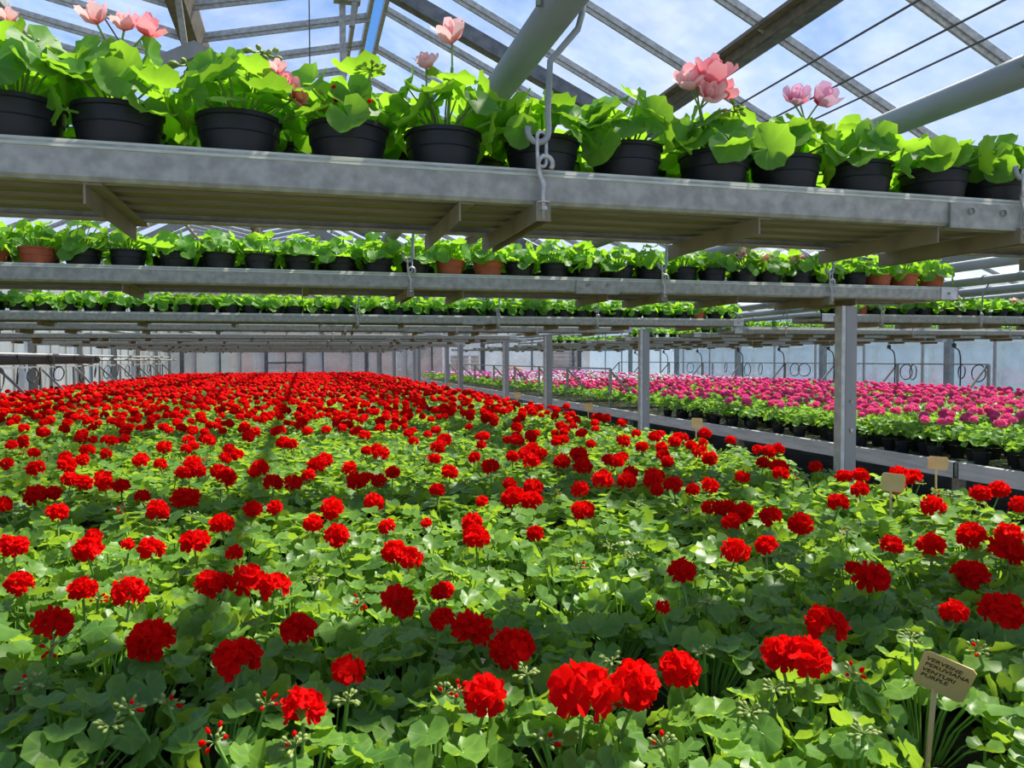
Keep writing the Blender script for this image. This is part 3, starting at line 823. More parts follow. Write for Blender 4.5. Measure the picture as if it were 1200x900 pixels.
# ------------------------------------------------------------------ potted plants on the shelves
PZ0 = SLAT - .004
def shelf_plant(x, y, lab, grp, pot, soil, ph, n, rad, z_hi, sz, leaf_objects=True, seed=0, mid=None, fol=None, tilt=.85, z_lo=None):
    g = random.Random(seed)
    p = tag(empty('potted_geranium', (x, y, PZ0), g.uniform(0, 6.28)), lab, 'plant', grp)
    place('pot', pot, p); place('soil', soil, p)
    if leaf_objects:
        lay = layout(g, n, rad, ph+.012 if z_lo is None else z_lo, z_hi, sz[0], sz[1], tilt=tilt, jit=.38)
        for m in lay: place('leaf', g.choice(LM_SHELF), p, mat=m)
        place('stems', stems_mesh(lay, ph*.86, .0019), p)
    else:
        tag(place('foliage', fol, p), kind='stuff')
    return p
def bloom(p, tip, florets, mat_list, size, base=None, stalk_r=.0030):
    """a stalk with florets; positions are local to the plant before its own turn is undone"""
    rz = Matrix.Rotation(-p.rotation_euler.z, 4, 'Z')
    T0 = rz @ Matrix.Translation(Vector(tip))
    tl = T0.translation
    place('flower_stalk', STALK, p, mat=stalk_matrix((tl.x*.25, tl.y*.25, .08), tl - Vector((0, 0, .026)), stalk_r))
    um = MB()
    for (off, nrm, s, k, mt) in florets:
        um.tube([(0, 0, -.028), (off[0]*.55, off[1]*.55, -.028+(off[2]+.028)*.6), (off[0], off[1], off[2]+.002)], .0017, 5)
    h = place('flower_head', um.mesh('umbel', 'stem_green'), p, mat=T0)
    for (off, nrm, s, k, mt) in florets:
        me = mat_list[mt][k % len(mat_list[mt])]
        place('floret', me, h, mat=frame(off, nrm, (0.3, 0.2, 1), size*s))
    return h
FLORET2 = [floret_geo(s, 6, c, .12, layers=2) for s, c in ((91, .95), (92, 1.15), (93, .7))]
FL_BLUSH = [simple_mesh('floret', f, 'petal_blush', True) for f in FLORET2]
FL_CORAL = [simple_mesh('floret', f, 'petal_coral', True) for f in FLORET2]
FL_CANDY = [simple_mesh('floret', f, 'petal_candy', True) for f in FLORET2]
FLS = [FL_BLUSH, FL_CORAL, FL_CANDY]

G1 = 'potted geraniums on the shelf of pink blossoms'
S1X = [-0.385, -0.254, -0.086, 0.077, 0.230, 0.400, 0.554, 0.726, 0.874, 1.035, 1.212, 1.366, 1.53, 1.69, 1.85, 2.01, 2.17, 2.33, 2.50]
S1L = ['geranium in black pot with one pale pink bud opening on a tall stem',
       'geranium in black pot with three pink blossoms held high above its leaves',
       'geranium in black pot with drooping green buds and salmon petals low at its side',
       'geranium in black pot with small red buds between its leaves',
       'geranium in black pot with a single pale pink blossom beside the slanting pipe',
       'geranium in black pot behind the hanging hook and chain link',
       'flowerless geranium in black pot between the chain link and the coral blossom',
       'geranium in black pot with a large coral pink double blossom',
       'geranium in black pot with two pink blossoms with magenta centres',
       'flowerless geranium in black pot beside the magenta-centred blossoms',
       'flowerless geranium in black pot above the seam of the splice plate',
       'flowerless geranium in black pot above the splice plate bolts',
       'flowerless geranium in black pot past the splice plate of the shelf',
       'flowerless geranium in black pot past the splice plate of the shelf'] + ['flowerless geranium in black pot past the splice plate of the shelf']*5
front = []
for i, x in enumerate(S1X):
    hi = (.205, .200, .185, .185, .200, .175, .185, .170, .175, .175, .160, .165, .17, .17, .18, .17, .18, .17, .18)[i]
    front.append(shelf_plant(x, 1.255, S1L[i], G1, POT1, SOIL1, .098, 25, .092, hi, (.027, .043), seed=300+i, z_lo=.085, tilt=1.05))
for x in [-1.9+.17*k for k in range(9)]:
    shelf_plant(x, 1.255, 'flowerless geranium in black pot at the far stretch of the shelf of pink blossoms', G1, POT1, SOIL1, .098, 16, .085, .175, (.028, .036), seed=int(900+x*50))
for k, x in enumerate([-0.364, -0.185, -0.005, 0.155, 0.315, 0.478, 0.640, 0.80, 0.955, 1.120, 1.285, 1.45, 1.61, 1.77, 1.93, 2.09, 2.25, 2.41]):
    shelf_plant(x, 1.415, 'leafy geranium in black pot in the back row of the shelf of pink blossoms', G1, POT1, SOIL1, .098, 24, .090, .175, (.027, .040), seed=400+k, z_lo=.07, tilt=1.05)
def U(*a): return Vector(a)
zt = lambda h: EYE + h - PZ0                                # photo height above the eye to plant height
bloom(front[0], (-.012, .01, zt(.475)), [((0, 0, .008), (.1, -.3, 1), .55, 1, 0)], FLS, .030)
place('bud_cluster', BUDS_M[0], front[0], mat=Matrix.Rotation(-front[0].rotation_euler.z, 4, 'Z') @ Matrix.Translation((.03, .0, zt(.455))))
bloom(front[1], (.0, .0, zt(.460)), [((-.024, -.008, .026), (-.25, -.35, 1), .72, 1, 0), ((.012, -.010, .020), (.0, -.4, 1), .66, 0, 0), ((.040, -.006, .018), (.45, -.4, 1), .90, 2, 1)], FLS, .034, stalk_r=.0042)
bloom(front[2], (.062, -.03, zt(.408)), [((0, 0, .0), (.3, -.6, .5), .8, 0, 1), ((.02, .0, -.012), (.5, -.5, .2), .7, 2, 1), ((-.004, 0, .022), (0, -.4, 1), .6, 1, 0)], FLS, .030)
for j, (bx, bz) in enumerate(((-.07, .440), (.035, .470))):
    m = Matrix.Rotation(-front[2].rotation_euler.z, 4, 'Z')
    place('bud_cluster', BUDS_M[0], front[2], mat=m @ Matrix.Translation((bx, 0, zt(bz))) @ Matrix.Rotation(R(180), 4, 'X') @ Matrix.Scale(1.25, 4))
    q = m @ Vector((bx, 0, zt(bz)))
    place('flower_stalk', STALK, front[2], mat=stalk_matrix((q.x*.3, q.y*.3, .08), q, .002))
m = Matrix.Rotation(-front[3].rotation_euler.z, 4, 'Z')
for bx, bz, k in ((.035, .452, 0), (.02, .395, 1), (-.03, .392, 1)):
    q = m @ Vector((bx, -.04, zt(bz)))
    place('bud_cluster', BUDS_M[k], front[3], mat=Matrix.Translation(q)); place('flower_stalk', STALK, front[3], mat=stalk_matrix((q.x*.3, q.y*.3, .08), q, .002))
bloom(front[4], (.014, -.01, zt(.500)), [((0, 0, .012), (-.3, -.5, .9), .95, 1, 0)], FLS, .032)
bloom(front[4], (-.030, -.02, zt(.458)), [((0, 0, .006), (-.2, -.5, .9), .8, 0, 0)], FLS, .028)
bloom(front[7], (-.034, -.01, zt(.472)), [((-.018, 0, .004), (-.4, -.5, .8), .9, 0, 0), ((.014, -.004, .012), (.1, -.5, .9), 1.15, 1, 1), ((.034, .0, .002), (.6, -.4, .6), .9, 2, 1), ((0, .015, .016), (0, .3, 1), 1.0, 0, 1), ((.004, -.012, -.012), (0, -.8, .3), .8, 1, 0)], FLS, .036)
bloom(front[8], (.036, -.01, zt(.466)), [((-.026, 0, .004), (-.25, -.75, .75), .9, 0, 2), ((.024, -.004, .004), (.2, -.8, .7), 1.0, 1, 2), ((0, .016, .010), (0, .1, 1), .8, 2, 2)], FLS, .032)
place('bud_cluster', BUDS_M[0], front[7], mat=Matrix.Rotation(-front[7].rotation_euler.z, 4, 'Z') @ Matrix.Translation((.03, -.02, zt(.445))))

FOL_SHELF = []
for s in range(6):
    g = random.Random(500+s); B = Batch()
    for mm in layout(g, 28, .09, .06, .165, .024, .034, tilt=1.0, jit=.4): B.add(LEAF_MID[g.randrange(4)], mm)
    FOL_SHELF.append(B.mesh('foliage', ('leaf_shelf',)))
G2 = 'potted geraniums on the hanging shelves'
def in_frame(x, y, z, mx=60, my=40):
    d = Vector((x, y, z-EYE)); w = d.dot(fw)
    if w < .1: return None
    u, v = 600 + 900*d.dot(rt2)/w, 450 - 900*d.dot(up2)/w
    return (u, v, w) if -mx < u < 1200+mx and -my < v < 900+my else None
def row(x0, x1, y, step, terra, label, tlabel, leaves, seed, group=G2, every=1.0):
    n = int((x1-x0)/step); g = random.Random(seed)
    for i in range(n+1):
        x = x1 - i*step
        if not in_frame(x, y, EYE+.4, 160): continue
        t = any(abs(x-tx) < step*.5 for tx in terra)
        lo = leaves and in_frame(x, y, EYE+.4, 20)
        shelf_plant(x+g.uniform(-.008, .008), y+g.uniform(-.006, .006), (tlabel if t else label) + (', by a hook' if any(abs(x-h) < .06 for h in HX) else ''), group, POT2T if t else POT2, SOIL2, .088, 23, .088, g.uniform(.155, .185), (.023, .034), z_lo=.065, tilt=1.0, leaf_objects=bool(lo), seed=seed+i, fol=g.choice(FOL_SHELF))
row(-3.6, 2.64, 2.745, .132, (2.64, 2.51, 2.38, 0.66, 0.47, -.80, -.93), 'leafy geranium in black pot, front row of shelf ending in terracotta pots', 'leafy geranium in terracotta pot on the shelf above a steel post', True, 1000)
row(-3.6, 2.60, 2.895, .132, (), 'leafy geranium in black pot, back row of shelf ending in terracotta pots', '', False, 1100)
row(-3.6, 3.19, 5.275, .134, (2.92,), 'leafy geranium in black pot, front row of shelf with black end pots', 'leafy geranium in terracotta pot third from the end of a shelf of black pots', False, 1200)
row(-3.6, 3.15, 5.42, .134, (), 'leafy geranium in black pot, back row of shelf with black end pots', '', False, 1300)
row(3.50, 9.6, 4.525, .136, (3.77,), 'leafy geranium in black pot on the nearer shelf across the aisle', 'leafy geranium in terracotta pot on the nearer shelf across the aisle', False, 1400)
row(3.50, 9.6, 4.67, .136, (), 'leafy geranium in black pot, back row of the nearer shelf across the aisle', '', False, 1450)
row(4.45, 5.9, 8.03, .15, (), 'leafy geranium in black pot on a shelf over the pink bench', '', False, 1500)
row(4.40, 6.4, 9.83, .15, (), 'leafy geranium in black pot on a shelf over the pink bench', '', False, 1550)
row(4.40, 6.6, 13.58, .16, (), 'leafy geranium in black pot on a distant shelf over the pink bench', '', False, 1600)
# pink blooms on the shelf across the aisle and on the second shelf
for px_, py_, pz_ in ((4.62, 4.50, .42), (5.1, 4.5, .40), (5.2, 4.55, .41), (1.75, 2.74, .40), (1.86, 2.76, .385), (2.02, 2.75, .39)):
    near = min((o for o in COL.objects if o.name.startswith('potted_geranium')), key=lambda o: (o.location.x-px_)**2 + (o.location.y-py_)**2)
    bloom(near, (0, 0, zt(pz_)), [((-.02, 0, 0), (-.3, -.5, .8), .9, 0, 0), ((.02, 0, .004), (.3, -.5, .8), .9, 1, 2), ((0, 0, .018), (0, -.2, 1), .9, 2, 0)], FLS, .030)
# pale trays of seedlings on the second shelf across the aisle
tray = MB().prof([(-.06, .0), (.06, .0), (.068, .05), (.061, .05), (.055, .01), (-.055, .01), (-.061, .05), (-.068, .05)], -.13, .13, 'x')
tray.box(-.13, -.126, -.058, .058, .004, .048).box(.126, .13, -.058, .058, .004, .048)
TRAY = tray.mesh('tray', 'tray_pale')
TSOIL = MB().box(-.126, .126, -.055, .055, .01, .04).mesh('soil', 'soil')
g = random.Random(77); B = Batch()
for cx in (-.08, 0, .08):
    for mm in layout(g, 18, .06, .045, .105, .018, .027, tilt=.9, jit=.4):
        mm = mm.copy(); mm.translation.x += cx; B.add(LEAF_MID[g.randrange(4)], mm)
TFOL = B.mesh('foliage', ('leaf_shelf',))
for i in range(19):
    x = 4.33 + i*.28
    t = tag(empty('seedling_tray', (x, 6.84, PZ0)), 'pale tray of low green plants on a shelf across the aisle', 'tray', 'pale trays on the shelf across the aisle')
    place('tray', TRAY, t); place('soil', TSOIL, t); tag(place('foliage', TFOL, t), kind='stuff')

# ------------------------------------------------------------------ the red geranium bed
HEADS = [(-0.651,2.370,.9), (-0.395,2.357,.9), (-0.207,2.170,1), (0.027,2.036,.8), (0.081,1.901,1), (-0.501,2.109,.6), (-0.684,2.069,.8), (-0.625,1.951,.9), (-0.461,1.888,1), (-0.390,1.941,.5), (-0.332,1.899,.9), (-0.243,1.915,1), (-0.144,1.773,.6), (-0.536,1.696,.8), (-0.393,1.570,.8), (-0.312,1.557,1), (-0.173,1.550,.9), (-0.151,1.616,.6), (-0.104,1.560,1), (-0.054,1.499,.9), (-0.390,1.384,.9), (-0.229,1.287,1.05), (-0.010,1.271,.9), (-0.092,1.153,1), (0.059,1.081,.75), (-0.002,0.947,.8), (-0.302,0.948,1.1), (-0.175,0.890,1), (0.212,2.003,.7), (0.312,1.974,.5), (0.430,1.961,.9), (0.395,1.755,1), (0.562,1.828,.7), (0.196,1.705,.9), (0.229,1.695,.9), (0.761,2.016,.8), (0.166,1.393,1), (0.262,1.437,.6), (0.240,1.377,.5), (0.724,1.363,.9), (0.593,1.186,.4), (0.265,1.213,1), (0.217,1.223,.6), (0.303,1.105,1.1), (0.224,0.954,.9), (0.337,0.894,1.3), (0.413,0.903,1.05), (0.503,0.958,.9), (0.089,0.804,.7), (1.086,1.780,.8), (1.223,1.808,.9), (1.253,1.720,1), (0.952,1.542,1), (1.019,1.522,.8), (1.292,1.443,.8), (1.398,1.437,1), (1.526,1.452,1), (1.642,1.455,.95), (1.481,1.316,1.1), (1.303,1.241,1.05), (1.042,1.212,1), (1.068,1.296,.5), (1.148,1.027,1.1), (1.051,1.032,.7), (0.805,1.038,1), (0.665,0.950,.9), (0.678,0.914,1), (0.726,0.624,.6), (-0.823,2.770,1.1), (-0.777,2.789,.9), (-0.360,2.632,1.3), (-0.492,2.671,.8), (-0.595,2.874,.9), (-0.399,2.384,1), (-0.137,2.346,.9), (-0.076,2.369,.8), (0.080,2.242,1.1), (-0.856,2.585,.9), (0.427,2.481,.8), (0.213,2.384,1), (0.677,2.495,.8), (0.620,2.234,1.2), (0.672,2.219,1), (0.769,2.039,1), (0.860,2.303,.9), (1.079,2.430,1.1), (1.203,2.338,1), (1.138,2.322,.7), (0.534,2.289,.6), (1.974,2.364,1), (2.142,2.292,1), (1.764,1.812,1.1), (1.502,1.889,.9), (2.075,1.942,1), (2.200,1.988,1), (1.994,1.731,.9), (1.178,1.971,1), (1.209,1.923,1), (1.995,2.643,.8), (1.118,1.949,.7), (1.252,2.288,.8)]
BUDS = [(-0.173,1.080), (-0.236,1.055), (-0.217,1.064), (-0.048,1.026), (-0.012,0.896), (-0.102,0.948), (0.055,1.015), (0.194,0.984), (0.186,1.034), (0.300,1.017), (0.445,1.056), (0.385,0.930), (0.400,0.800), (0.616,0.897), (0.544,0.843), (0.638,0.754), (0.600,1.059), (0.919,0.983), (1.006,0.943), (1.111,1.144), (0.589,1.578), (0.728,1.616), (-0.308,2.383), (-0.372,1.208), (-0.373,1.307), (0.283,0.877), (0.758,0.917), (0.697,1.667), (1.109,1.547), (0.372,1.356)]

HZ = EYE - .43
def bed_grid(x0, x1, y0, y1, step, g):
    out = []; j = 0; y = y0
    while y < y1:
        x = x0 + (step/2 if j % 2 else 0)
        while x < x1:
            out.append((x+g.uniform(-.03, .03), y+g.uniform(-.03, .03))); x += step
        y += step*.9; j += 1
    return out
STEP = .19
STAKE = (0.835, 0.825)
plants = bed_grid(-3.74, 2.20, .42, 26.2, STEP, rng)
POSTS = [(2.19, 2.72+k) for k in BAYS] + [(2.47, 5.27+k) for k in BAYS]
plants = [p for p in plants if all((p[0]-a)**2+(p[1]-b)**2 > .012 for a, b in POSTS)]
PA = np.array(plants)
heads_of = {}; buds_of = {}
for (x, y, s) in HEADS:
    k = int(np.argmin((PA[:, 0]-x)**2 + (PA[:, 1]-y)**2)); heads_of.setdefault(k, []).append((x, y, s*.80))
for (x, y) in BUDS:
    k = int(np.argmin((PA[:, 0]-x)**2 + (PA[:, 1]-y)**2)); buds_of.setdefault(k, []).append((x, y))
vis = []
for k, (x, y) in enumerate(plants):
    f = in_frame(x, y, EYE-.5, 25, 60)
    if f: vis.append((f[2], k))
vis.sort()
indiv = {k: d for d, k in vis[:300]}
DLIST = 2.55                                                # listed blossoms reach this far along the view
def depth(x, y): return x*fw.x + y*fw.y + .5*math.sin(PITCH)
# canopy layouts
NL = 42
CAN = [layout(random.Random(600+s), NL, .118, .115, .232, .0195, .0290, tilt=.62, jit=.38) for s in range(8)]
CAN_ST = [stems_mesh(c, .05, .0017) for c in CAN]
CAN_MID = []
for s, c in enumerate(CAN):
    B = Batch(); g = random.Random(s)
    for mm in c: B.add(LEAF_MID[g.randrange(4)], mm)
    CAN_MID.append(B.mesh('foliage', ('leaf_bed',)))
GR = 'red geraniums in the bed'
LAB_F = 'red geranium plant in flower in the dense bed beneath the hanging shelves'
LAB_B = 'geranium plant with closed green buds in the bed of red geraniums'
LAB_N = 'geranium plant showing only green leaves in the bed of red geraniums'
TAGS = [((0.85, 0.85), 'by the handwritten yellow tag'), ((1.82, 2.03), 'by the leaning blank tag'), ((2.24, 2.28), 'by the edge tag')]
def bed_label(x, y, hs, bs):
    what = ('geranium plant with closed buds' if bs else 'geranium plant with only green leaves') if not hs else \
        'red geranium plant with %s' % (('one small blossom' if hs[0][2] < .6 else 'one large blossom' if hs[0][2] > .84 else 'one blossom') if len(hs) == 1 else 'two blossoms' if len(hs) == 2 else 'several blossoms') + (' and buds' if bs else '')
    where = 'in the red bed under shelves'
    if x > 2.0: where = 'at the aisle edge of the bed'
    for (a, b) in POSTS:
        if (x-a)**2 + (y-b)**2 < .06: where = 'next to a steel post'
    for (a, b), w in TAGS:
        if (x-a)**2 + (y-b)**2 < .04: where = w
    return what + ' ' + where
hid = 0
def add_head(p, rz, x, y, z, s, near):
    """x, y offsets from the plant in world axes"""
    global hid
    hid += 1
    q = rz @ Vector((x, y, z))
    place('flower_stalk', STALK, p, mat=stalk_matrix((q.x*.2, q.y*.2, .06), (q.x, q.y, q.z-.02), .0024))
    g = random.Random(hid)
    tl = Matrix.Translation(q) @ Matrix.Rotation(g.uniform(0, 6.28), 4, 'Z') @ Matrix.Rotation(g.gauss(0, .25), 4, 'X') @ Matrix.Scale(s, 4)
    if near:
        h = place('flower_head', CORE, p, mat=tl)
        for fm, kk in HEADS_HI[hid % 4]: place('floret', FL_RED[kk], h, mat=fm)
    else:
        place('flower_head', MID_RED[hid % 4], p, mat=tl)
rnd_heads = {}
for k, (x, y) in enumerate(plants):
    d = depth(x, y)
    listed = in_frame(x, y, HZ, 220, 420) and d < DLIST
    if not listed:
        n = rng.choices((0, 1, 2), (.42, .48, .10))[0] if d < 5.5 else rng.choices((0, 1, 2), (.18, .55, .27))[0]
        rnd_heads[k] = [(x+rng.uniform(-.07, .07), y+rng.uniform(-.07, .07), rng.uniform(.62, .98)) for _ in range(n)]
for k, d in indiv.items():
    x, y = plants[k]
    g = random.Random(k); rz_a = g.uniform(0, 6.28)
    hs = heads_of.get(k, []) + rnd_heads.get(k, []); bs = buds_of.get(k, [])
    if not bs and g.random() < .12: bs = [(x+g.uniform(-.06, .06), y+g.uniform(-.06, .06))]
    p = tag(empty('red_geranium' if hs else 'geranium', (x, y, BT), rz_a), bed_label(x, y, hs, bs), 'plant', GR)
    rz = Matrix.Rotation(-rz_a, 4, 'Z')
    place('pot', POTB, p)
    c = g.randrange(8)
    if d < 2.15:
        turn = Matrix.Rotation(rz_a, 4, 'Z')
        kept = []
        for mm in CAN[c]:
            wp = turn @ mm.translation
            if (wp.x+x-STAKE[0])**2 + (wp.y+y-STAKE[1])**2 < .0052: continue      # the tag's stake parts the leaves
            place('leaf', g.choice(LM_BED), p, mat=mm); kept.append(mm)
        place('stems', CAN_ST[c] if len(kept) == NL else stems_mesh(kept, .05, .0017), p)
    else:
        tag(place('foliage', CAN_MID[c], p), kind='stuff')
    for hx_, hy_, s in hs: add_head(p, rz, hx_-x, hy_-y, HZ-BT+g.uniform(-.012, .012), s, d < 1.6)
    for bx_, by_ in bs:
        q = rz @ Vector((bx_-x, by_-y, EYE-.445-BT+g.uniform(-.02, .01)))
        place('flower_stalk', STALK, p, mat=stalk_matrix((q.x*.2, q.y*.2, .06), q, .0022))
        place('bud_cluster', BUDS_M[g.randrange(3)], p, mat=Matrix.Translation(q) @ Matrix.Scale(.8, 4))
# everything farther off (or out of view) cannot be counted
def bed_rest(name, todo, heads, leafmat, petals, label, zc, pick):
    B = Batch(); g = random.Random(9)
    for k, (x, y) in todo:
        d = max(.5, depth(x, y)); c = CAN[g.randrange(8)]
        base = Matrix.Translation((x, y, BT)) @ Matrix.Rotation(g.uniform(0, 6.28), 4, 'Z')
        if d < 7: use, geos, sc = c, LEAF_MID, 1.0
        elif d < 13: use, geos, sc = c[::2], LEAF_LOW, 1.35
        else: use, geos, sc = c[::3], LEAF_LOW, 1.6
        S = Matrix.Scale(sc, 4)
        for mm in use: B.add(geos[g.randrange(3)], base @ mm @ S)
        for hx_, hy_, s in heads.get(k, []):
            pm = pick(hx_, hy_, g)
            B.add((HEAD_MID if d < 8 else HEAD_LOW)[g.randrange(4)], Matrix.Translation((hx_, hy_, zc+g.uniform(-.02, .02))) @ Matrix.Rotation(g.uniform(0, 6), 4, 'Z') @ Matrix.Scale(s, 4), pm)
    o = link(bpy.data.objects.new(name, B.mesh(name, (leafmat,)+petals, smooth=False)))
    tag(o, label, 'plants', kind='stuff')
bed_rest('red_geranium_bed', [(k, p) for k, p in enumerate(plants) if k not in indiv], rnd_heads, 'leaf_bed', ('petal_red',), 'dense mass of red geraniums filling the bed towards the end wall', HZ, lambda x, y, g: 1)

# ------------------------------------------------------------------ the pink geranium benches
pp = bed_grid(4.12, 9.6, .6, 26.2, .20, rng)
ph_ = {}
for k, (x, y) in enumerate(pp):
    edge = x < 4.55
    n = rng.choices((0, 1, 2), (.55, .35, .10) if edge else (.22, .50, .28))[0]
    ph_[k] = [(x+rng.uniform(-.08, .08), y+rng.uniform(-.08, .08), rng.uniform(.62, .92)) for _ in range(n)]
vis = []
for k, (x, y) in enumerate(pp):
    f = in_frame(x, y, EYE-.5, 20, 20)
    if f: vis.append((f[2], k))
vis.sort()
indiv_p = {k: d for d, k in vis[:300]}
CAN_PINK = []
for s, c in enumerate(CAN):
    B = Batch(); g = random.Random(s+50)
    for mm in c: B.add(LEAF_MID[g.randrange(4)], mm)
    CAN_PINK.append(B.mesh('foliage', ('leaf_pink_bed',)))
for k, d in indiv_p.items():
    x, y = pp[k]; g = random.Random(5000+k); rz_a = g.uniform(0, 6.28); rz = Matrix.Rotation(-rz_a, 4, 'Z')
    hs = ph_[k]
    p = tag(empty('pink_geranium' if hs else 'geranium', (x, y, BT), rz_a), 'magenta pink geranium plant in flower on the bench across the aisle' if hs else 'geranium plant showing only leaves on the bench of pink geraniums', 'plant', 'pink geraniums on the benches across the aisle')
    place('pot', POTB, p)
    tag(place('foliage', CAN_PINK[g.randrange(8)], p), kind='stuff')
    for hx_, hy_, s in hs:
        q = rz @ Vector((hx_-x, hy_-y, EYE-.425-BT+g.uniform(-.02, .01)))
        place('flower_stalk', STALK, p, mat=stalk_matrix((q.x*.2, q.y*.2, .06), (q.x, q.y, q.z-.02), .0024))
        place('flower_head', MID_PINK[g.randrange(4)], p, mat=Matrix.Translation(q) @ Matrix.Scale(s, 4))
def pick_pink(x, y, g):
    if y > 19: return g.choices((1, 2, 3), (.25, .35, .40))[0]
    if y > 14: return g.choices((1, 2, 3), (.40, .55, .05))[0]
    return 1
bed_rest('pink_geranium_bed', [(k, p) for k, p in enumerate(pp) if k not in indiv_p], ph_, 'leaf_pink_bed', ('petal_magenta', 'petal_white', 'petal_purple'), 'dense mass of pink, white and purple geraniums filling the far benches', EYE-.43, pick_pink)

# ================================================================== stake labels
def sign(loc, rot, w, h, label, stake, text=None, skew=None, group='yellow name tags stuck in the red bed'):
    """loc = centre of the board; rot = matrix of the board (x right, y up, z to the viewer)"""
    s = tag(empty('plant_tag', loc), label, 'plant tag', group)
    c = .006
    pts = [(-w/2+c, -h/2), (w/2-c, -h/2), (w/2, -h/2+c), (w/2, h/2-c), (w/2-c, h/2), (-w/2+c, h/2), (-w/2, h/2-c), (-w/2, -h/2+c)]
    n = len(pts)
    mb = MB().add([(x, y, z) for z in (-.0009, .0009) for x, y in pts], [tuple(range(n))[::-1], tuple(range(n, 2*n))] + [(i, (i+1) % n, n+(i+1) % n, n+i) for i in range(n)])
    b = place('board', mb.mesh('board', 'stake_yellow'), s, mat=rot.to_4x4())
    top = rot @ Vector((-.004, -h/2+.004, -.002))
    MB().bar(top, top + Vector(stake), .0075, .003, upv=(0, 1, 0.1)).build('stake', 'stake_yellow', s)
    if text:
        for i, line in enumerate(text):
            cu = bpy.data.curves.new('lettering', 'FONT'); cu.body = line; cu.size = .0105; cu.extrude = .0001; cu.offset = .0002; cu.shear = .1
            to = bpy.data.objects.new('lettering_curve', cu); link(to)
            bpy.context.view_layer.update()
            me = bpy.data.meshes.new_from_object(to.evaluated_get(bpy.context.evaluated_depsgraph_get()))
            bpy.data.objects.remove(to)
            me.materials.clear(); me.materials.append(M['ink']); me.name = 'lettering'
            place('lettering', me, b, mat=Matrix.Translation((-w/2+.005+.0012*(i % 2), h/2-.0165-i*.0118, .0012)) @ Matrix.Rotation(R((-2, 1, -1, 2)[i]), 4, 'Z'))
# big tag: board turned away to the right and leaning
e1 = rt2*.0509 - up2*.0183 - fw*.030
e2 = rt2*.0153 - up2*.0723 + fw*.040                      # down the board's side
ex = e1.normalized(); ey = -(e2 - ex*e2.dot(ex)).normalized(); ez = ex.cross(ey)
ROTB = Matrix((ex, ey, ez)).transposed()
c0 = Vector((0, 0, EYE)) + (fw + rt2*(1106-600)/900 + up2*(450-793)/900)*1.07
sign(c0, ROTB, .066, .074, 'yellow plant tag with four lines of handwriting on a leaning stake', tuple(-up2*.13 - rt2*.012), ('VERVEINE', 'PERUVIANA', 'VENTURI', 'PURPLE'))
def small_sign(x, y, z, yaw, roll, w, h, label):
    rot = (Matrix.Rotation(yaw, 3, 'Z') @ Matrix.Rotation(R(90), 3, 'X') @ Matrix.Rotation(roll, 3, 'Z'))
    sign((x, y, z), rot, w, h, label, (.002, 0, -.16))
small_sign(1.82, 2.03, EYE-.398, R(-28), R(-5), .070, .058, 'blank yellow tag leaning in the red bed near the steel post')
small_sign(2.24, 2.28, EYE-.385, R(-30), R(-4), .068, .048, 'blank yellow tag at the bed edge in front of the bench rail')
for i, (x, y) in enumerate(((2.28, 4.12), (2.22, 5.75), (2.25, 7.95), (2.2, 11.6), (2.24, 15.2))):
    small_sign(x, y, EYE-.385, R(-25), R(-2), .065, .060, 'small blank yellow tag along the aisle edge of the red bed')

# ================================================================== hose frames, coils, hanging hoses
def hose_frame(name, x, ys, zt_, side, label, bar_mat='galvanised', base=BT):
    f = tag(empty(name, (x, ys[0], base)), label, 'stand')
    MB().bar((0, 0, zt_-base), (0, ys[-1]-ys[0], zt_-base), .022, .022).build('top_rail', bar_mat, f)
    for y in ys:
        MB().box(-.016, .016, y-ys[0]-.016, y-ys[0]+.016, 0, zt_-base).build('post', bar_mat, f)
        MB().bar((0, y-ys[0]+.03, zt_-base-.02), (side*.50, y-ys[0]+.03, .02), .03, .02, upv=(0, 1, 0)).build('brace', bar_mat, f)
hose_frame('hose_stand', 4.08, [9.75, 11.5, 13.0, 14.6, 16.3, 18.2, 19.8, 21.5], EYE-.135, 1, 'row of braced steel stands along the aisle edge of the pink bench')
hose_frame('hose_stand', 9.62, [8.9, 10.66, 12.2, 13.75, 15.36, 17.1, 18.9, 20.6, 22.3], EYE-.10, -1, 'row of braced steel stands before the side wall of glass')
hose_frame('hose_stand', -3.62, [7.6, 9.3, 10.9, 12.5, 14.2, 15.9, 17.6, 19.3, 21.0, 22.7], EYE-.09, 1, 'row of braced steel stands before the milky side wall', bar_mat='post_steel')
def coil_mesh(r, loops):
    pts = []
    for i in range(loops*18):
        t = 2*math.pi*i/18
        pts.append((.010*math.sin(i*.35), r*math.cos(t)*(1+.05*math.sin(i*.7)), -r + r*math.sin(t)))
    return MB().tube(pts, .0085, 6).mesh('hose_coil', 'black_rubber', smooth=True)
COIL = [coil_mesh(.125, 2), coil_mesh(.105, 3), coil_mesh(.14, 2)]
g = random.Random(31)
for x, ys, z, lab in ((9.60, [9.05, 9.35, 10.3, 10.45, 11.9, 13.1, 13.4, 14.6, 15.1, 16.0, 16.6, 17.7, 18.4], EYE-.11, 'coiled black hose hung on the stands before the side wall of glass'),
                      (-3.60, [7.9, 8.4, 9.6, 10.2, 10.9, 11.5, 12.1, 12.4, 13.3, 14.6, 15.5, 16.4, 17.3, 18.2, 19.4, 20.6], EYE-.10, 'coiled black hose hung before the milky side wall')):
    for y in ys:
        o = place('hose_coil', g.choice(COIL), loc=(x, y, z+.004)); o.rotation_euler = (0, 0, g.uniform(-.5, .5))
        tag(o, lab, 'hose', 'coiled hoses on the ' + ('glass side' if x > 0 else 'milky side'))
pb = tag(empty('supply_pipe', (-3.74, 6.0, EYE+.015)), 'thick black lagged pipe running along the milky side wall', 'pipe')
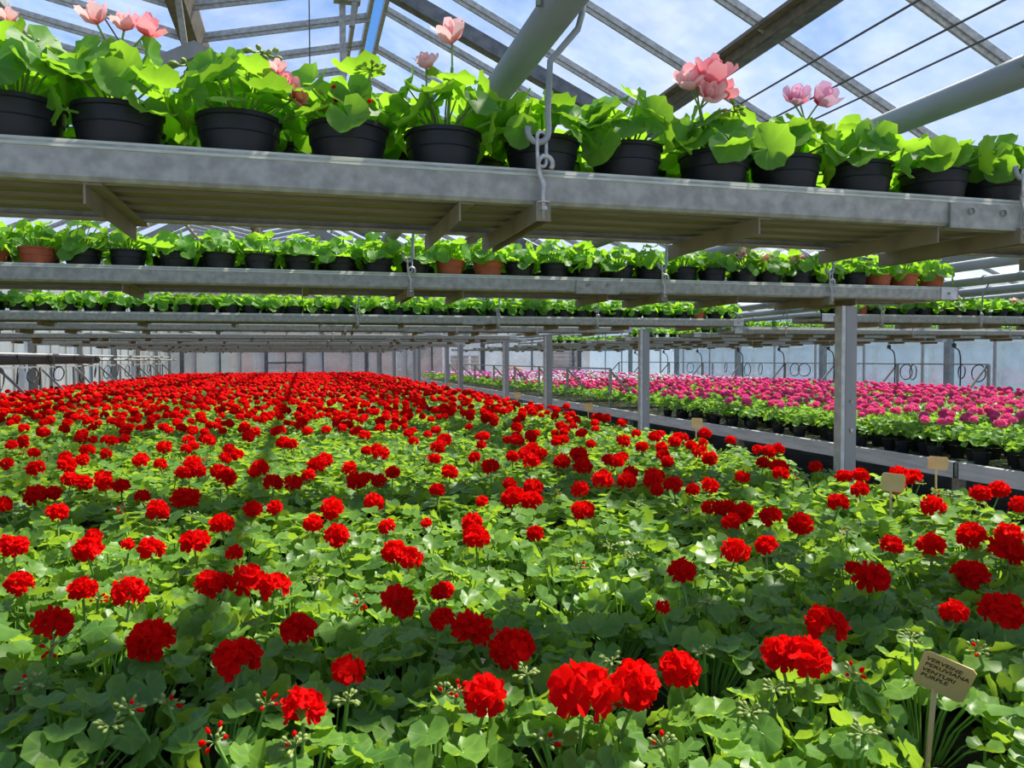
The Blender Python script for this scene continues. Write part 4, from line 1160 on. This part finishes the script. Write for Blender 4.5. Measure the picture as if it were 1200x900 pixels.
MB().tube([(0, 0, 0), (0, 10.2, 0)], .07, 14).build('lagging', 'black_rubber', pb, smooth=True)
MB().tube([(0, 10.2, 0), (0, 20.0, 0)], .02, 10).build('bare_pipe', 'galvanised', pb, smooth=True)
for y in (2.0, 4.6, 7.3, 9.6): MB().tube([(0, y, 0), (0, y+.05, 0)], .078, 14).build('band', 'galvanised', pb)
tag(MB().tube([(-3.66, 5.5, EYE+.09), (-3.66, 24, EYE+.09)], .018, 8).build('water_pipe', 'galvanised_bright', smooth=True), 'thin bright water pipe above the lagged pipe by the milky wall', 'pipe')
hose_p = [(0, 0, 0), (0, 0, -.04), (.02, .0, -.055), (.06, 0, -.07), (.10, 0, -.11), (.12, 0, -.2), (.125, 0, -.4), (.12, 0, -.62)]
HOSE = MB().tube(hose_p, .010, 6).mesh('hose', 'black_rubber', smooth=True)
VALVE = MB().box(-.02, .02, -.02, .02, -.05, .01).mesh('valve', 'black_rubber')
for y in (9.2, 10.5, 12.0, 13.5, 15.0, 16.8, 18.6, 20.4):
    hh = tag(empty('drip_hose', (9.30, y, EYE+.20)), 'black drip hose hanging from shelf height before the side wall of glass', 'hose', 'drip hoses along the glass side')
    place('hose', HOSE, hh); place('valve', VALVE, hh)
    MB().tube([(0, 0, 0), (0, 0, PZ-EYE-.2)], .006, 6).build('riser', 'black_rubber', hh)
pipe(9.30, PZ, .032, 'round grey pipe along the side wall that the drip hoses hang from')
for y in (9.0, 10.3, 11.7, 13.0, 14.4, 15.8, 17.2, 18.8, 20.4, 22):
    hh = tag(empty('drip_hose', (-3.66, y, EYE+.02)), 'black drip hose bent down before the milky side wall', 'hose', 'drip hoses along the milky side'); hh.scale = (.6, .6, .6)
    o = place('hose', MB().tube([(0, 0, .12), (0, 0, 0), (.02, .10, -.05), (.03, .28, -.09), (.02, .42, -.16), (0, .5, -.27)], .011, 6).mesh('hose', 'black_rubber', smooth=True), hh)
    MB().box(-.02, .02, -.02, .02, .06, .14).build('valve', 'black_rubber', hh)
bpy.context.view_layer.update()
print('objects', len(bpy.data.objects))
